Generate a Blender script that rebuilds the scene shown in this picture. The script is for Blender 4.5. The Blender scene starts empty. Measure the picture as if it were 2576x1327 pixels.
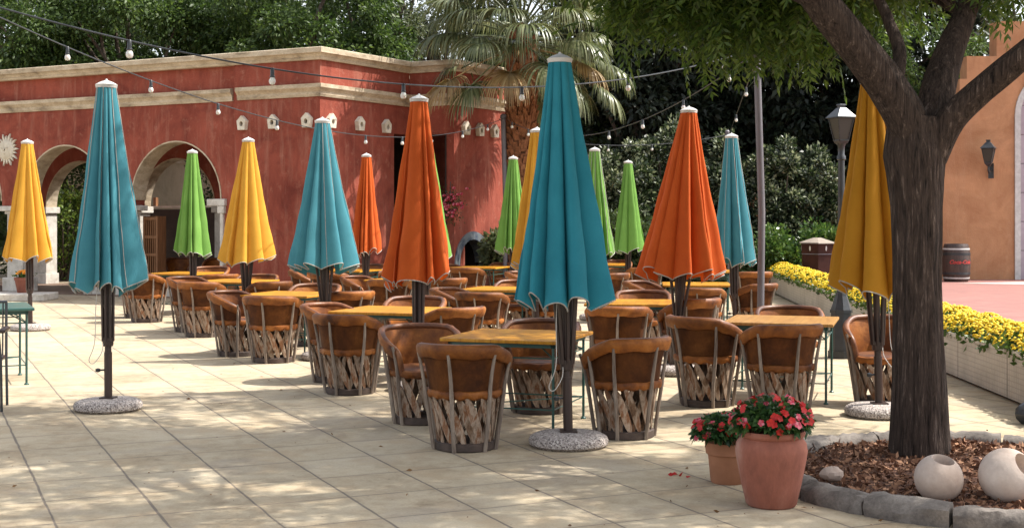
import bpy, math, random
import numpy as np
from mathutils import Vector, Matrix

S = bpy.context.scene
COL = S.collection
R = math.radians
PI = math.pi

# ---------------------------------------------------------------- camera, sky, sun, exposure
cam_d = bpy.data.cameras.new("camera")
cam_d.sensor_width = 36.0
cam_d.lens = 46.13
cam_d.shift_y = -0.0421
cam_d.clip_end = 600
cam = bpy.data.objects.new("camera", cam_d)
COL.objects.link(cam)
cam.location = (0, 0, 1.7)
cam.rotation_euler = (R(90), 0, 0)
S.camera = cam

SUN_EL, SUN_AZ = 53.0, 8.0            # azimuth measured from +X towards +Y
w = bpy.data.worlds.new("World"); S.world = w; w.use_nodes = True
wn = w.node_tree.nodes; wl = w.node_tree.links
sky = wn.new("ShaderNodeTexSky"); sky.sky_type = 'NISHITA'; sky.sun_disc = False
sky.sun_elevation = R(SUN_EL); sky.sun_rotation = R(90 - SUN_AZ)
sky.air_density = 1.0; sky.dust_density = 2.5; sky.ozone_density = 1.0
hs_ = wn.new("ShaderNodeHueSaturation"); hs_.inputs["Saturation"].default_value = 0.35      # hazy pale sky
wl.new(sky.outputs[0], hs_.inputs["Color"])
wl.new(hs_.outputs[0], wn["Background"].inputs[0]); wn["Background"].inputs[1].default_value = 0.145
sv = Vector((math.cos(R(SUN_EL)) * math.cos(R(SUN_AZ)), math.cos(R(SUN_EL)) * math.sin(R(SUN_AZ)), math.sin(R(SUN_EL))))
sl = bpy.data.lights.new("sun", 'SUN'); sl.energy = 3.5; sl.angle = R(0.53); sl.color = (1.0, 0.95, 0.87)
so = bpy.data.objects.new("sun", sl); COL.objects.link(so)
so.rotation_euler = sv.to_track_quat('Z', 'Y').to_euler(); so.location = (20, 5, 30)
S.view_settings.view_transform = 'Standard'; S.view_settings.look = 'None'
S.view_settings.exposure = 1.26; S.view_settings.gamma = 1.0
S.view_settings.use_curve_mapping = False

# ---------------------------------------------------------------- helpers
F = 3300.0
def X(px, Y): return (px - 1288.0) / F * Y
def Z(py, Y): return 1.7 - (py - 555.0) / F * Y
def GY(py, z=0.0): return (1.7 - z) * F / (py - 555.0)

def tag(o, label=None, cat=None, group=None, kind=None):
    if label: o["label"] = label
    if cat: o["category"] = cat
    if group: o["group"] = group
    if kind: o["kind"] = kind
    return o
def empty(name, loc=(0, 0, 0), rz=0.0, label=None, cat=None, group=None):
    o = bpy.data.objects.new(name, None); COL.objects.link(o)
    o.empty_display_size = 0.2
    o.location = loc; o.rotation_euler = (0, 0, rz)
    return tag(o, label, cat, group)
def link(name, me, parent=None):
    o = bpy.data.objects.new(name, me); COL.objects.link(o)
    if parent is not None: o.parent = parent
    return o
KIDS = {}
def copy_tree(o, parent=None):
    c = o.copy(); COL.objects.link(c)
    if parent is not None: c.parent = parent
    for ch in list(o.children): copy_tree(ch, c)
    return c

class MB:
    def __init__(s): s.v = []; s.f = []
    def add(s, vs, fs):
        k = len(s.v); s.v += [tuple(v) for v in vs]; s.f += [tuple(i + k for i in f) for f in fs]; return s
    def box(s, c, size, m=None):
        x, y, z = (d / 2 for d in size); c = Vector(c)
        vs = [Vector((a * x, b * y, d * z)) for a in (-1, 1) for b in (-1, 1) for d in (-1, 1)]
        if m is not None: vs = [m @ v for v in vs]
        return s.add([v + c for v in vs], [(0, 1, 3, 2), (4, 6, 7, 5), (0, 4, 5, 1), (2, 3, 7, 6), (0, 2, 6, 4), (1, 5, 7, 3)])
    def hexa(s, b, t):            # bottom ring, top ring (same length)
        n = len(b)
        return s.add(list(b) + list(t), [tuple(range(n - 1, -1, -1)), tuple(range(n, 2 * n))] + [(i, (i + 1) % n, n + (i + 1) % n, n + i) for i in range(n)])
    def tube(s, pts, r, n=8, cap=True, squash=None):
        pts = [Vector(p) for p in pts]; N = len(pts)
        rs = r if isinstance(r, (list, tuple)) else [r] * N
        up = None; ring = []
        for i, p in enumerate(pts):
            t = (pts[min(i + 1, N - 1)] - pts[max(i - 1, 0)]).normalized()
            if up is None:
                up = Vector((0, 0, 1)) if abs(t.z) < .9 else Vector((1, 0, 0))
            a = (up - t * up.dot(t)).normalized(); b = t.cross(a); up = a
            for k in range(n):
                an = 2 * PI * k / n
                ring.append(p + (a * math.cos(an) + b * math.sin(an) * (squash or 1)) * rs[i])
        fs = []
        for i in range(N - 1):
            for k in range(n):
                fs.append((i * n + k, i * n + (k + 1) % n, (i + 1) * n + (k + 1) % n, (i + 1) * n + k))
        if cap: fs += [tuple(range(n - 1, -1, -1)), tuple((N - 1) * n + k for k in range(n))]
        return s.add(ring, fs)
    def lathe(s, prof, n=24, c=(0, 0, 0), cap=True, wob=None):
        vs = []; N = len(prof)
        for i, (r, z) in enumerate(prof):
            for k in range(n):
                a = 2 * PI * k / n; q = r * (wob(a, z) if wob else 1)
                vs.append((c[0] + q * math.cos(a), c[1] + q * math.sin(a), c[2] + z))
        fs = [(i * n + k, i * n + (k + 1) % n, (i + 1) * n + (k + 1) % n, (i + 1) * n + k) for i in range(N - 1) for k in range(n)]
        if cap: fs += [tuple(range(n - 1, -1, -1)), tuple((N - 1) * n + k for k in range(n))]
        return s.add(vs, fs)
    def grid(s, rows, closed=False):     # rows: list of rows of points
        n = len(rows[0]); vs = [p for r_ in rows for p in r_]
        m = n if closed else n - 1
        return s.add(vs, [(i * n + k, i * n + (k + 1) % n, (i + 1) * n + (k + 1) % n, (i + 1) * n + k) for i in range(len(rows) - 1) for k in range(m)])
    def mesh(s, name, mat, smooth=False, ang=40):
        me = bpy.data.meshes.new(name); me.from_pydata(s.v, [], s.f); me.update()
        if smooth:
            me.polygons.foreach_set("use_smooth", [True] * len(me.polygons)); me.set_sharp_from_angle(angle=R(ang))
        if mat: me.materials.append(mat)
        return me
    def build(s, name, mat, parent=None, smooth=False, ang=40):
        return link(name, s.mesh(name, mat, smooth, ang), parent)

def bevel(o, w=0.005, seg=2):
    m = o.modifiers.new("bevel", 'BEVEL'); m.width = w; m.segments = seg; m.limit_method = 'ANGLE'; m.angle_limit = R(40); return o

# ---------------------------------------------------------------- materials
def nd(t, typ, **kw):
    n = t.nodes.new(typ)
    for k, v in kw.items(): setattr(n, k, v)
    return n
def ramp(t, fac, stops):
    r_ = nd(t, "ShaderNodeValToRGB"); e = r_.color_ramp.elements
    while len(e) < len(stops): e.new(0.5)
    for i, (p, c) in enumerate(stops):
        e[i].position = p; e[i].color = (*c, 1) if len(c) == 3 else c
    t.links.new(fac, r_.inputs[0]); return r_.outputs[0]
def noise(t, vec, scale, detail=4, rough=.55, dist=0.0):
    n = nd(t, "ShaderNodeTexNoise"); n.inputs["Scale"].default_value = scale; n.inputs["Detail"].default_value = detail
    n.inputs["Roughness"].default_value = rough; n.inputs["Distortion"].default_value = dist
    if vec is not None: t.links.new(vec, n.inputs["Vector"])
    return n.outputs[0]
def math_n(t, op, a, b=None, c=None):
    n = nd(t, "ShaderNodeMath", operation=op)
    for i, v in enumerate((a, b, c)):
        if v is None: continue
        if isinstance(v, (int, float)): n.inputs[i].default_value = v
        else: t.links.new(v, n.inputs[i])
    return n.outputs[0]
def mixc(t, fac, a, b, mode='MIX'):
    n = nd(t, "ShaderNodeMix", data_type='RGBA', blend_type=mode)
    for i, v in ((0, fac), (6, a), (7, b)):
        if isinstance(v, (int, float)): n.inputs[i].default_value = v
        elif isinstance(v, tuple): n.inputs[i].default_value = (*v, 1) if len(v) == 3 else v
        else: t.links.new(v, n.inputs[i])
    return n.outputs[2]
def coords(t, scale=(1, 1, 1), rot=(0, 0, 0), world=False, rnd=True):
    if world:
        src = nd(t, "ShaderNodeNewGeometry").outputs["Position"]
    else:
        src = nd(t, "ShaderNodeTexCoord").outputs["Object"]
        if rnd:
            oi = nd(t, "ShaderNodeObjectInfo"); a = nd(t, "ShaderNodeVectorMath", operation='ADD')
            m = nd(t, "ShaderNodeMath", operation='MULTIPLY'); m.inputs[1].default_value = 37.0
            t.links.new(oi.outputs["Random"], m.inputs[0]); t.links.new(src, a.inputs[0]); t.links.new(m.outputs[0], a.inputs[1]); src = a.outputs[0]
    mp = nd(t, "ShaderNodeMapping"); mp.inputs["Scale"].default_value = scale; mp.inputs["Rotation"].default_value = rot
    t.links.new(src, mp.inputs["Vector"]); return mp.outputs[0]
def newmat(name):
    m = bpy.data.materials.new(name); m.use_nodes = True; t = m.node_tree
    return m, t, t.nodes["Principled BSDF"], t.nodes["Material Output"]
def bump(t, b, h, strength, dist=0.01):
    n = nd(t, "ShaderNodeBump"); n.inputs["Strength"].default_value = strength; n.inputs["Distance"].default_value = dist
    t.links.new(h, n.inputs["Height"]); t.links.new(n.outputs[0], b.inputs["Normal"])
def sc(c, k): return tuple(min(1, x * k) for x in c)

def basic(name, stops, scale=6, detail=5, rough=.6, bmp=.15, bscale=60, stretch=(1, 1, 1), metal=0, spec=.5, objvar=0.0, dist=0.3, world=False, fine=0.0, coat=0.0):
    m, t, b, out = newmat(name)
    v = coords(t, stretch, world=world)
    f = noise(t, v, scale, detail, .6, dist)
    c = ramp(t, f, stops)
    if fine:
        f2 = noise(t, v, scale * 9, 3, .7)
        c = mixc(t, fine, c, ramp(t, f2, [(.3, (0.25, .25, .25)), (.7, (1.0, 1.0, 1.0))]), 'MULTIPLY')
    if objvar:
        oi = nd(t, "ShaderNodeObjectInfo"); hs = nd(t, "ShaderNodeHueSaturation")
        mr = nd(t, "ShaderNodeMapRange"); mr.inputs[3].default_value = 1 - objvar; mr.inputs[4].default_value = 1 + objvar
        t.links.new(oi.outputs["Random"], mr.inputs[0]); t.links.new(mr.outputs[0], hs.inputs["Value"]); t.links.new(c, hs.inputs["Color"]); c = hs.outputs[0]
    t.links.new(c, b.inputs["Base Color"])
    b.inputs["Roughness"].default_value = rough; b.inputs["Metallic"].default_value = metal
    b.inputs["Specular IOR Level"].default_value = spec; b.inputs["Coat Weight"].default_value = coat
    if bmp: bump(t, b, noise(t, v, bscale, 4, .6), bmp)
    return m

def thin(name, stops, trans=.35, rough=.5, scale=1.2, spec=.4, island=True, weave=False, tcol=1.2):
    """leaf and cloth: diffuse + gloss + light passing through"""
    m, t, b, out = newmat(name)
    if island:
        f = nd(t, "ShaderNodeNewGeometry").outputs["Random Per Island"]
        f = math_n(t, 'ADD', math_n(t, 'MULTIPLY', f, .6), math_n(t, 'MULTIPLY', noise(t, coords(t, world=True), scale, 2), .4))
    else:
        f = noise(t, coords(t), scale, 4, .6)
    c = ramp(t, f, stops)
    t.links.new(c, b.inputs["Base Color"]); b.inputs["Roughness"].default_value = rough; b.inputs["Specular IOR Level"].default_value = spec
    tr = nd(t, "ShaderNodeBsdfTranslucent")
    t.links.new(mixc(t, 1.0, c, (tcol, tcol, tcol * .8), 'MULTIPLY'), tr.inputs[0])
    ms = nd(t, "ShaderNodeMixShader"); ms.inputs[0].default_value = trans
    t.links.new(b.outputs[0], ms.inputs[1]); t.links.new(tr.outputs[0], ms.inputs[2]); t.links.new(ms.outputs[0], out.inputs[0])
    if weave:
        bump(t, b, noise(t, coords(t, (1, 1, .25)), 55, 3, .6), .12, .01)
    return m

def stucco(name, base, lite, dark, streak=1.0):
    m, t, b, out = newmat(name)
    v = coords(t, world=True)
    big = noise(t, v, .9, 6, .65, .6)
    c = ramp(t, big, [(.3, dark), (.5, base), (.68, sc(base, 1.25))])
    vs = coords(t, (3.0, 3.0, .35), world=True)
    st = noise(t, vs, 1.6, 6, .7, .3)
    c = mixc(t, ramp(t, st, [(.52, (0, 0, 0)), (.74, (.6 * streak,) * 3)]), c, lite)
    mid = noise(t, v, 6, 5, .65)
    c = mixc(t, ramp(t, mid, [(.57, (0, 0, 0)), (.76, (.55 * streak,) * 3)]), c, lite)
    vd = coords(t, (2.0, 2.0, .5), world=True)
    c = mixc(t, ramp(t, noise(t, vd, 2.3, 5, .7, .5), [(.52, (0, 0, 0)), (.75, (.55,) * 3)]), c, dark)
    t.links.new(c, b.inputs["Base Color"]); b.inputs["Roughness"].default_value = .95; b.inputs["Specular IOR Level"].default_value = .08
    h = math_n(t, 'ADD', noise(t, v, 5, 5, .6), math_n(t, 'MULTIPLY', noise(t, v, 40, 3), .3))
    bump(t, b, h, .5, .03)
    return m

M = {}
M['red'] = stucco('red_stucco', (.250, .066, .045), (.38, .18, .13), (.145, .036, .027))
M['tan'] = stucco('tan_stucco', (.41, .215, .115), (.46, .275, .165), (.33, .155, .08), .7)
M['beige'] = stucco('beige_stucco', (.46, .38, .27), (.55, .48, .36), (.33, .26, .18))
M['cream'] = basic('cream_stone', [(.25, (.17, .13, .09)), (.42, (.44, .35, .24)), (.55, (.56, .46, .33)), (.75, (.64, .55, .42))], 2.4, 8, .85, .35, 30, (1, 1, 2.2), world=True, fine=.4)
M['white_stone'] = basic('white_stone', [(.3, (.42, .38, .32)), (.55, (.62, .58, .52)), (.8, (.72, .69, .63))], 5, 6, .85, .5, 20, world=True, fine=.3)
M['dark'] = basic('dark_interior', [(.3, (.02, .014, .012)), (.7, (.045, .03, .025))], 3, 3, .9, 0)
M['vent_hole'] = basic('vent_hole', [(.3, (.09, .05, .025)), (.7, (.16, .09, .045))], 6, 3, .9, 0)
M['brown_floor'] = basic('brown_floor', [(.3, (.11, .07, .05)), (.7, (.2, .13, .09))], 2, 5, .7, .1)
M['brown_wood'] = basic('brown_wood', [(.3, (.16, .07, .03)), (.7, (.3, .14, .06))], 4, 5, .6, .2, 30, (6, 6, .6))
M['plaque'] = basic('pale_plaster', [(.3, (.5, .44, .34)), (.7, (.68, .63, .53))], 8, 5, .85, .3, 40)
M['pole_brown'] = basic('brown_paint', [(.3, (.020, .011, .009)), (.7, (.045, .024, .019))], 8, 4, .4, .05, 80, (1, 1, .2))
M['steel'] = basic('galvanised_steel', [(.3, (.10, .095, .105)), (.6, (.15, .14, .155)), (.8, (.19, .16, .15))], 4, 6, .5, .05, 60, (1, 1, .3), metal=.3)
M['green_metal'] = basic('green_paint', [(.3, (.018, .06, .05)), (.7, (.03, .095, .08))], 10, 4, .4, .05)
M['black_metal'] = basic('black_paint', [(.3, (.016, .018, .02)), (.7, (.032, .035, .04))], 8, 4, .38, .1, 60)
M['cap'] = basic('white_cap', [(.3, (.40, .39, .37)), (.7, (.56, .55, .53))], 9, 4, .5, .05)
M['trim'] = basic('pale_piping', [(.3, (.27, .25, .22)), (.7, (.40, .38, .34))], 20, 3, .8, 0)
M['cord'] = basic('pale_cord', [(.3, (.4, .37, .33)), (.7, (.55, .52, .48))], 20, 2, .8, 0)
M['terracotta'] = basic('terracotta', [(.28, (.17, .055, .035)), (.47, (.27, .090, .056)), (.6, (.32, .125, .085)), (.75, (.42, .25, .19))], 4, 7, .85, .25, 50, (1, 1, .5), fine=.2)
M['terracotta_brown'] = basic('brown_terracotta', [(.3, (.26, .11, .055)), (.7, (.38, .17, .09))], 5, 6, .85, .2, 50)
M['granite'] = None
M['leather'] = basic('saddle_leather', [(.28, (.055, .017, .006)), (.43, (.165, .050, .010)), (.56, (.245, .080, .014)), (.72, (.36, .135, .030))], 5, 6, .55, .25, 35, spec=.25, objvar=.25, fine=.3)
M['leather_dark'] = basic('worn_leather', [(.28, (.045, .018, .012)), (.48, (.13, .047, .02)), (.7, (.25, .10, .036))], 5, 6, .42, .22, 40, spec=.35, objvar=.25, fine=.2)
M['back'] = basic('dark_shaded_leather', [(.25, (.024, .009, .005)), (.43, (.075, .024, .007)), (.58, (.125, .042, .010)), (.78, (.21, .078, .020))], 4, 7, .75, .35, 45, spec=.15, objvar=.25, fine=.35)  # darker outer leather, with the shade on the chair backs put into its colour
M['slat'] = basic('grey_slat_wood', [(.28, (.06, .028, .016)), (.40, (.19, .115, .07)), (.50, (.40, .305, .23)), (.60, (.22, .095, .042)), (.72, (.36, .27, .20))], 6, 6, .85, .4, 40, (2.5, 2.5, .8), spec=.15, objvar=.25, fine=.45)
M['post'] = basic('post_wood', [(.3, (.10, .07, .052)), (.55, (.23, .18, .14)), (.75, (.33, .275, .225))], 8, 6, .7, .3, 50, (3, 3, .5), objvar=.12)
M['ring_wood'] = basic('base_wood', [(.3, (.03, .019, .014)), (.7, (.085, .055, .042))], 8, 5, .7, .3, 40)
M['bulb'] = None
def m_granite():
    m, t, b, out = newmat('aggregate_concrete')
    v = coords(t)
    vo = nd(t, "ShaderNodeTexVoronoi"); vo.inputs["Scale"].default_value = 95; t.links.new(v, vo.inputs["Vector"])
    sep = nd(t, "ShaderNodeSeparateColor"); t.links.new(vo.outputs["Color"], sep.inputs[0])
    c = ramp(t, sep.outputs[0], [(.0, (.10, .08, .075)), (.3, (.30, .255, .23)), (.65, (.43, .37, .335)), (1, (.6, .54, .49))])
    t.links.new(c, b.inputs["Base Color"]); b.inputs["Roughness"].default_value = .9
    bump(t, b, vo.outputs["Distance"], .8, .012); return m
M['granite'] = m_granite()
def m_bulb():
    m, t, b, out = newmat('frosted_glass')
    b.inputs["Base Color"].default_value = (.6, .59, .55, 1); b.inputs["Roughness"].default_value = .25
    b.inputs["Subsurface Weight"].default_value = .2; return m
M['bulb'] = m_bulb()
def m_glass():
    m, t, b, out = newmat('lantern_glass')
    b.inputs["Base Color"].default_value = (.03, .028, .023, 1); b.inputs["Roughness"].default_value = .45; return m
M['glass'] = m_glass()

def m_table(name, a, b_, c_):
    m, t, b, out = newmat(name)
    v = coords(t, (9, .8, 1)); f = noise(t, v, 2.2, 6, .65, .8)
    col = ramp(t, f, [(.25, a), (.5, b_), (.78, c_)])
    # plank joints along the local y axis
    sx = nd(t, "ShaderNodeSeparateXYZ"); t.links.new(coords(t, rnd=False), sx.inputs[0])
    k = math_n(t, 'ABSOLUTE', math_n(t, 'SUBTRACT', math_n(t, 'FRACT', math_n(t, 'DIVIDE', sx.outputs[0], .131)), .5))
    col = mixc(t, ramp(t, k, [(.0, (.7,) * 3), (.02, (.0,) * 3)]), col, sc(a, .45))
    t.links.new(col, b.inputs["Base Color"]); b.inputs["Roughness"].default_value = .33; b.inputs["Coat Weight"].default_value = .08; b.inputs["Coat Roughness"].default_value = .2; b.inputs["Specular IOR Level"].default_value = .35
    bump(t, b, noise(t, v, 9, 4), .15, .004); return m
M['table'] = m_table('varnished_planks', (.32, .12, .010), (.47, .205, .016), (.60, .31, .03))
M['table_brown'] = m_table('worn_brown_planks', (.25, .115, .03), (.38, .19, .05), (.47, .27, .085))

def m_paving():
    m, t, b, out = newmat('cream_paving')
    pos = nd(t, "ShaderNodeNewGeometry").outputs["Position"]
    sx = nd(t, "ShaderNodeSeparateXYZ"); t.links.new(pos, sx.inputs[0])
    x, y = sx.outputs[0], sx.outputs[1]
    wob = math_n(t, 'MULTIPLY', math_n(t, 'SUBTRACT', noise(t, pos, 3.0, 3), .5), .02)
    ca, sa = .909, .416
    u = math_n(t, 'ADD', math_n(t, 'ADD', math_n(t, 'MULTIPLY', x, ca), math_n(t, 'MULTIPLY', y, sa)), wob)
    vv = math_n(t, 'ADD', math_n(t, 'ADD', math_n(t, 'MULTIPLY', x, -sa), math_n(t, 'MULTIPLY', y, ca)), wob)
    U = math_n(t, 'DIVIDE', math_n(t, 'SUBTRACT', u, .161), .573)
    V = math_n(t, 'DIVIDE', math_n(t, 'SUBTRACT', vv, 9.065), .645)
    def edge(q, size):
        f = math_n(t, 'FRACT', q)
        return math_n(t, 'MULTIPLY', math_n(t, 'MINIMUM', f, math_n(t, 'SUBTRACT', 1.0, f)), size)
    eu, ev = edge(U, .573), edge(V, .645)
    cmb = nd(t, "ShaderNodeCombineXYZ"); t.links.new(math_n(t, 'FLOOR', U), cmb.inputs[0]); t.links.new(math_n(t, 'FLOOR', V), cmb.inputs[1])
    wn_ = nd(t, "ShaderNodeTexWhiteNoise", noise_dimensions='2D'); t.links.new(cmb.outputs[0], wn_.inputs["Vector"])
    tile = wn_.outputs["Value"]
    n1 = noise(t, pos, 1.3, 6, .65, .5)
    n2 = noise(t, pos, 7.0, 6, .7, .4)
    n3 = noise(t, pos, 60.0, 3, .6)
    mix = math_n(t, 'ADD', math_n(t, 'MULTIPLY', tile, .10), math_n(t, 'ADD', math_n(t, 'MULTIPLY', n1, .48), math_n(t, 'MULTIPLY', n2, .44)))
    c = ramp(t, mix, [(.31, (.20, .15, .095)), (.42, (.345, .275, .185)), (.53, (.44, .365, .255)), (.70, (.51, .435, .32))])
    c = mixc(t, ramp(t, noise(t, pos, 2.1, 4, .6, .3), [(.50, (0, 0, 0)), (.70, (.7,) * 3)]), c, (.42, .315, .20))
    c = mixc(t, ramp(t, noise(t, pos, .9, 5, .7, .6), [(.52, (0, 0, 0)), (.72, (.6,) * 3)]), c, (.29, .25, .21))
    c = mixc(t, .35, c, ramp(t, n3, [(.3, (.62,) * 3), (.7, (1.05,) * 3)]), 'MULTIPLY')
    vo = nd(t, "ShaderNodeTexVoronoi"); vo.inputs["Scale"].default_value = 5.5; t.links.new(pos, vo.inputs["Vector"])
    c = mixc(t, ramp(t, vo.outputs["Distance"], [(.03, (.7,) * 3), (.06, (0,) * 3)]), c, (.16, .12, .09))
    gn = noise(t, pos, 1.7, 3)
    gw = math_n(t, 'MULTIPLY', gn, .010)
    gu = ramp(t, math_n(t, 'SUBTRACT', eu, gw), [(.0, (.8,) * 3), (.0045, (0,) * 3)])
    gv = ramp(t, math_n(t, 'SUBTRACT', ev, math_n(t, 'MULTIPLY', gn, .006)), [(.0, (.8,) * 3), (.0042, (0,) * 3)])
    g = math_n(t, 'MAXIMUM', gu, gv)
    # dirt that gathers along the joints
    near = ramp(t, math_n(t, 'MINIMUM', eu, ev), [(.0, (.38,) * 3), (.06, (0,) * 3)])
    c = mixc(t, math_n(t, 'MULTIPLY', near, n2), c, (.27, .215, .15))
    c = mixc(t, g, c, (.13, .11, .095))
    t.links.new(c, b.inputs["Base Color"]); b.inputs["Roughness"].default_value = .88; b.inputs["Specular IOR Level"].default_value = .15
    h = math_n(t, 'SUBTRACT', math_n(t, 'ADD', math_n(t, 'MULTIPLY', n2, .6), math_n(t, 'MULTIPLY', n3, .25)), math_n(t, 'MULTIPLY', g, 1.0))
    bump(t, b, h, .35, .012); return m
M['paving'] = m_paving()

def m_brickpave(name, c1, c2, mort, scale):
    m, t, b, out = newmat(name)
    pos = nd(t, "ShaderNodeNewGeometry").outputs["Position"]
    br = nd(t, "ShaderNodeTexBrick"); br.inputs["Scale"].default_value = scale
    br.inputs["Color1"].default_value = (*c1, 1); br.inputs["Color2"].default_value = (*c2, 1); br.inputs["Mortar"].default_value = (*mort, 1)
    br.inputs["Mortar Size"].default_value = .012
    t.links.new(pos, br.inputs["Vector"])
    c = mixc(t, .5, br.outputs[0], ramp(t, noise(t, pos, 2, 5), [(.3, (.7,) * 3), (.7, (1.1,) * 3)]), 'MULTIPLY')
    t.links.new(c, b.inputs["Base Color"]); b.inputs["Roughness"].default_value = .85; return m
M['pink'] = m_brickpave('pink_paving', (.30, .135, .11), (.25, .105, .09), (.21, .11, .095), 2.2)
M['white_band'] = basic('white_band', [(.3, (.42, .37, .33)), (.7, (.52, .47, .43))], 3, 5, .8, .1, world=True)

def m_planter():
    m, t, b, out = newmat('tile_cladding')
    pos = nd(t, "ShaderNodeNewGeometry").outputs["Position"]
    sx = nd(t, "ShaderNodeSeparateXYZ"); t.links.new(pos, sx.inputs[0])
    def cell(q, s):
        f = math_n(t, 'FRACT', math_n(t, 'DIVIDE', q, s)); return math_n(t, 'MINIMUM', f, math_n(t, 'SUBTRACT', 1.0, f))
    e = math_n(t, 'MINIMUM', cell(sx.outputs[1], .05), cell(sx.outputs[2], .05))
    n = noise(t, pos, 3, 6, .65)
    c = ramp(t, n, [(.3, (.33, .30, .25)), (.5, (.45, .41, .35)), (.75, (.55, .51, .44))])
    c = mixc(t, ramp(t, noise(t, pos, 25, 3), [(.45, (0, 0, 0)), (.7, (.5,) * 3)]), c, (.38, .36, .34))
    c = mixc(t, ramp(t, e, [(.05, (.55,) * 3), (.14, (0,) * 3)]), c, (.25, .22, .19))
    j = math_n(t, 'FRACT', math_n(t, 'DIVIDE', math_n(t, 'ADD', sx.outputs[1], .55), 1.62))
    c = mixc(t, ramp(t, j, [(.012, (.85,) * 3), (.016, (0,) * 3)]), c, (.10, .09, .08))
    t.links.new(c, b.inputs["Base Color"]); b.inputs["Roughness"].default_value = .6
    bump(t, b, e, .4, .004); return m
M['planter'] = m_planter()

def m_bark(name, a, b_, c_, vs=(5, 5, .55), s=3.2, bs=1.0):
    m, t, b, out = newmat(name)
    v = coords(t, vs, rnd=False); n = noise(t, v, s, 8, .72, .9); n2 = noise(t, v, s * 3, 5, .7, .4)
    f = math_n(t, 'ADD', math_n(t, 'MULTIPLY', n, .65), math_n(t, 'MULTIPLY', n2, .35))
    t.links.new(ramp(t, f, [(.38, a), (.49, b_), (.56, sc(b_, 1.4)), (.66, c_)]), b.inputs["Base Color"])
    b.inputs["Roughness"].default_value = .92; b.inputs["Specular IOR Level"].default_value = .2
    bump(t, b, f, bs, .06); return m
M['bark'] = m_bark('furrowed_bark', (.010, .007, .006), (.055, .038, .030), (.27, .205, .17), (8, 8, .75), 3.6)
M['bark2'] = m_bark('grey_bark', (.03, .024, .02), (.09, .07, .055), (.17, .14, .115), (3, 3, .6), 4, .6)
M['mulch'] = basic('bark_mulch', [(.25, (.03, .014, .009)), (.5, (.10, .045, .026)), (.75, (.2, .095, .055))], 22, 6, .95, 1.0, 45)
M['kerb'] = basic('rough_kerb_stone', [(.25, (.06, .05, .045)), (.45, (.15, .127, .11)), (.6, (.22, .19, .165)), (.78, (.31, .275, .24))], 6, 8, .9, 1.0, 14, fine=.5)
M['ball'] = basic('pale_carved_stone', [(.25, (.30, .215, .17)), (.45, (.43, .335, .275)), (.6, (.50, .41, .35)), (.75, (.58, .50, .44))], 3, 6, .8, .2, 50, fine=.15)

LEAF = {
 'near': thin('tree_leaf', [(.15, (.026, .055, .010)), (.5, (.065, .115, .020)), (.85, (.135, .19, .038))], .5, .45),
 'broad': thin('broad_leaf', [(.15, (.022, .046, .011)), (.5, (.055, .098, .022)), (.85, (.125, .185, .045))], .38, .5, .5),
 'broad_dark': thin('dark_leaf', [(.15, (.018, .034, .011)), (.5, (.04, .066, .02)), (.85, (.08, .115, .036))], .35, .5, .5),
 'olive': thin('olive_leaf', [(.15, (.04, .06, .025)), (.5, (.085, .11, .05)), (.85, (.15, .17, .08))], .35, .5, .6),
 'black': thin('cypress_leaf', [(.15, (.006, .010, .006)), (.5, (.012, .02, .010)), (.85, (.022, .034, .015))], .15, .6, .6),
 'varieg': thin('pale_edged_leaf', [(.25, (.010, .018, .009)), (.48, (.03, .05, .02)), (.62, (.075, .10, .045)), (.78, (.34, .37, .25))], .3, .38, .9),
 'gloss': thin('glossy_leaf', [(.15, (.02, .05, .012)), (.5, (.055, .115, .025)), (.85, (.15, .22, .055))], .3, .28, .9),
 'lime': thin('lime_leaf', [(.2, (.03, .06, .012)), (.5, (.08, .13, .022)), (.85, (.22, .29, .05))], .4, .5),
 'palm': thin('palm_leaf', [(.15, (.05, .07, .028)), (.5, (.14, .16, .075)), (.85, (.32, .33, .19))], .3, .32, 1.0),
 'palm_dry': thin('dry_palm_leaf', [(.15, (.16, .10, .04)), (.5, (.3, .2, .085)), (.85, (.42, .32, .16))], .3, .5, 1.0),
 'gold': thin('marigold_petal', [(.1, (.55, .33, .008)), (.5, (.74, .52, .012)), (.9, (.82, .64, .04))], .2, .6, 1.5),
 'gold_leaf': thin('marigold_leaf', [(.15, (.03, .06, .012)), (.5, (.06, .11, .02)), (.85, (.11, .17, .035))], .3, .5),
 'crimson': thin('red_petal', [(.1, (.30, .006, .010)), (.5, (.44, .012, .014)), (.9, (.56, .03, .015))], .25, .5),
 'rose': thin('pink_petal', [(.1, (.38, .008, .04)), (.5, (.5, .025, .07)), (.9, (.68, .30, .33))], .25, .5),
 'orange_petal': thin('orange_petal', [(.1, (.7, .2, .01)), (.9, (.85, .4, .03))], .2, .5),
 'imp_leaf': thin('impatiens_leaf', [(.15, (.012, .035, .012)), (.5, (.03, .075, .022)), (.85, (.07, .13, .035))], .25, .35),
 'litter': thin('dry_leaf_litter', [(.1, (.07, .03, .015)), (.5, (.16, .08, .03)), (.9, (.28, .16, .07))], .1, .8),
 'chip': thin('bark_chip', [(.1, (.04, .018, .011)), (.5, (.15, .065, .033)), (.9, (.42, .23, .13))], .0, .85),
}
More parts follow.
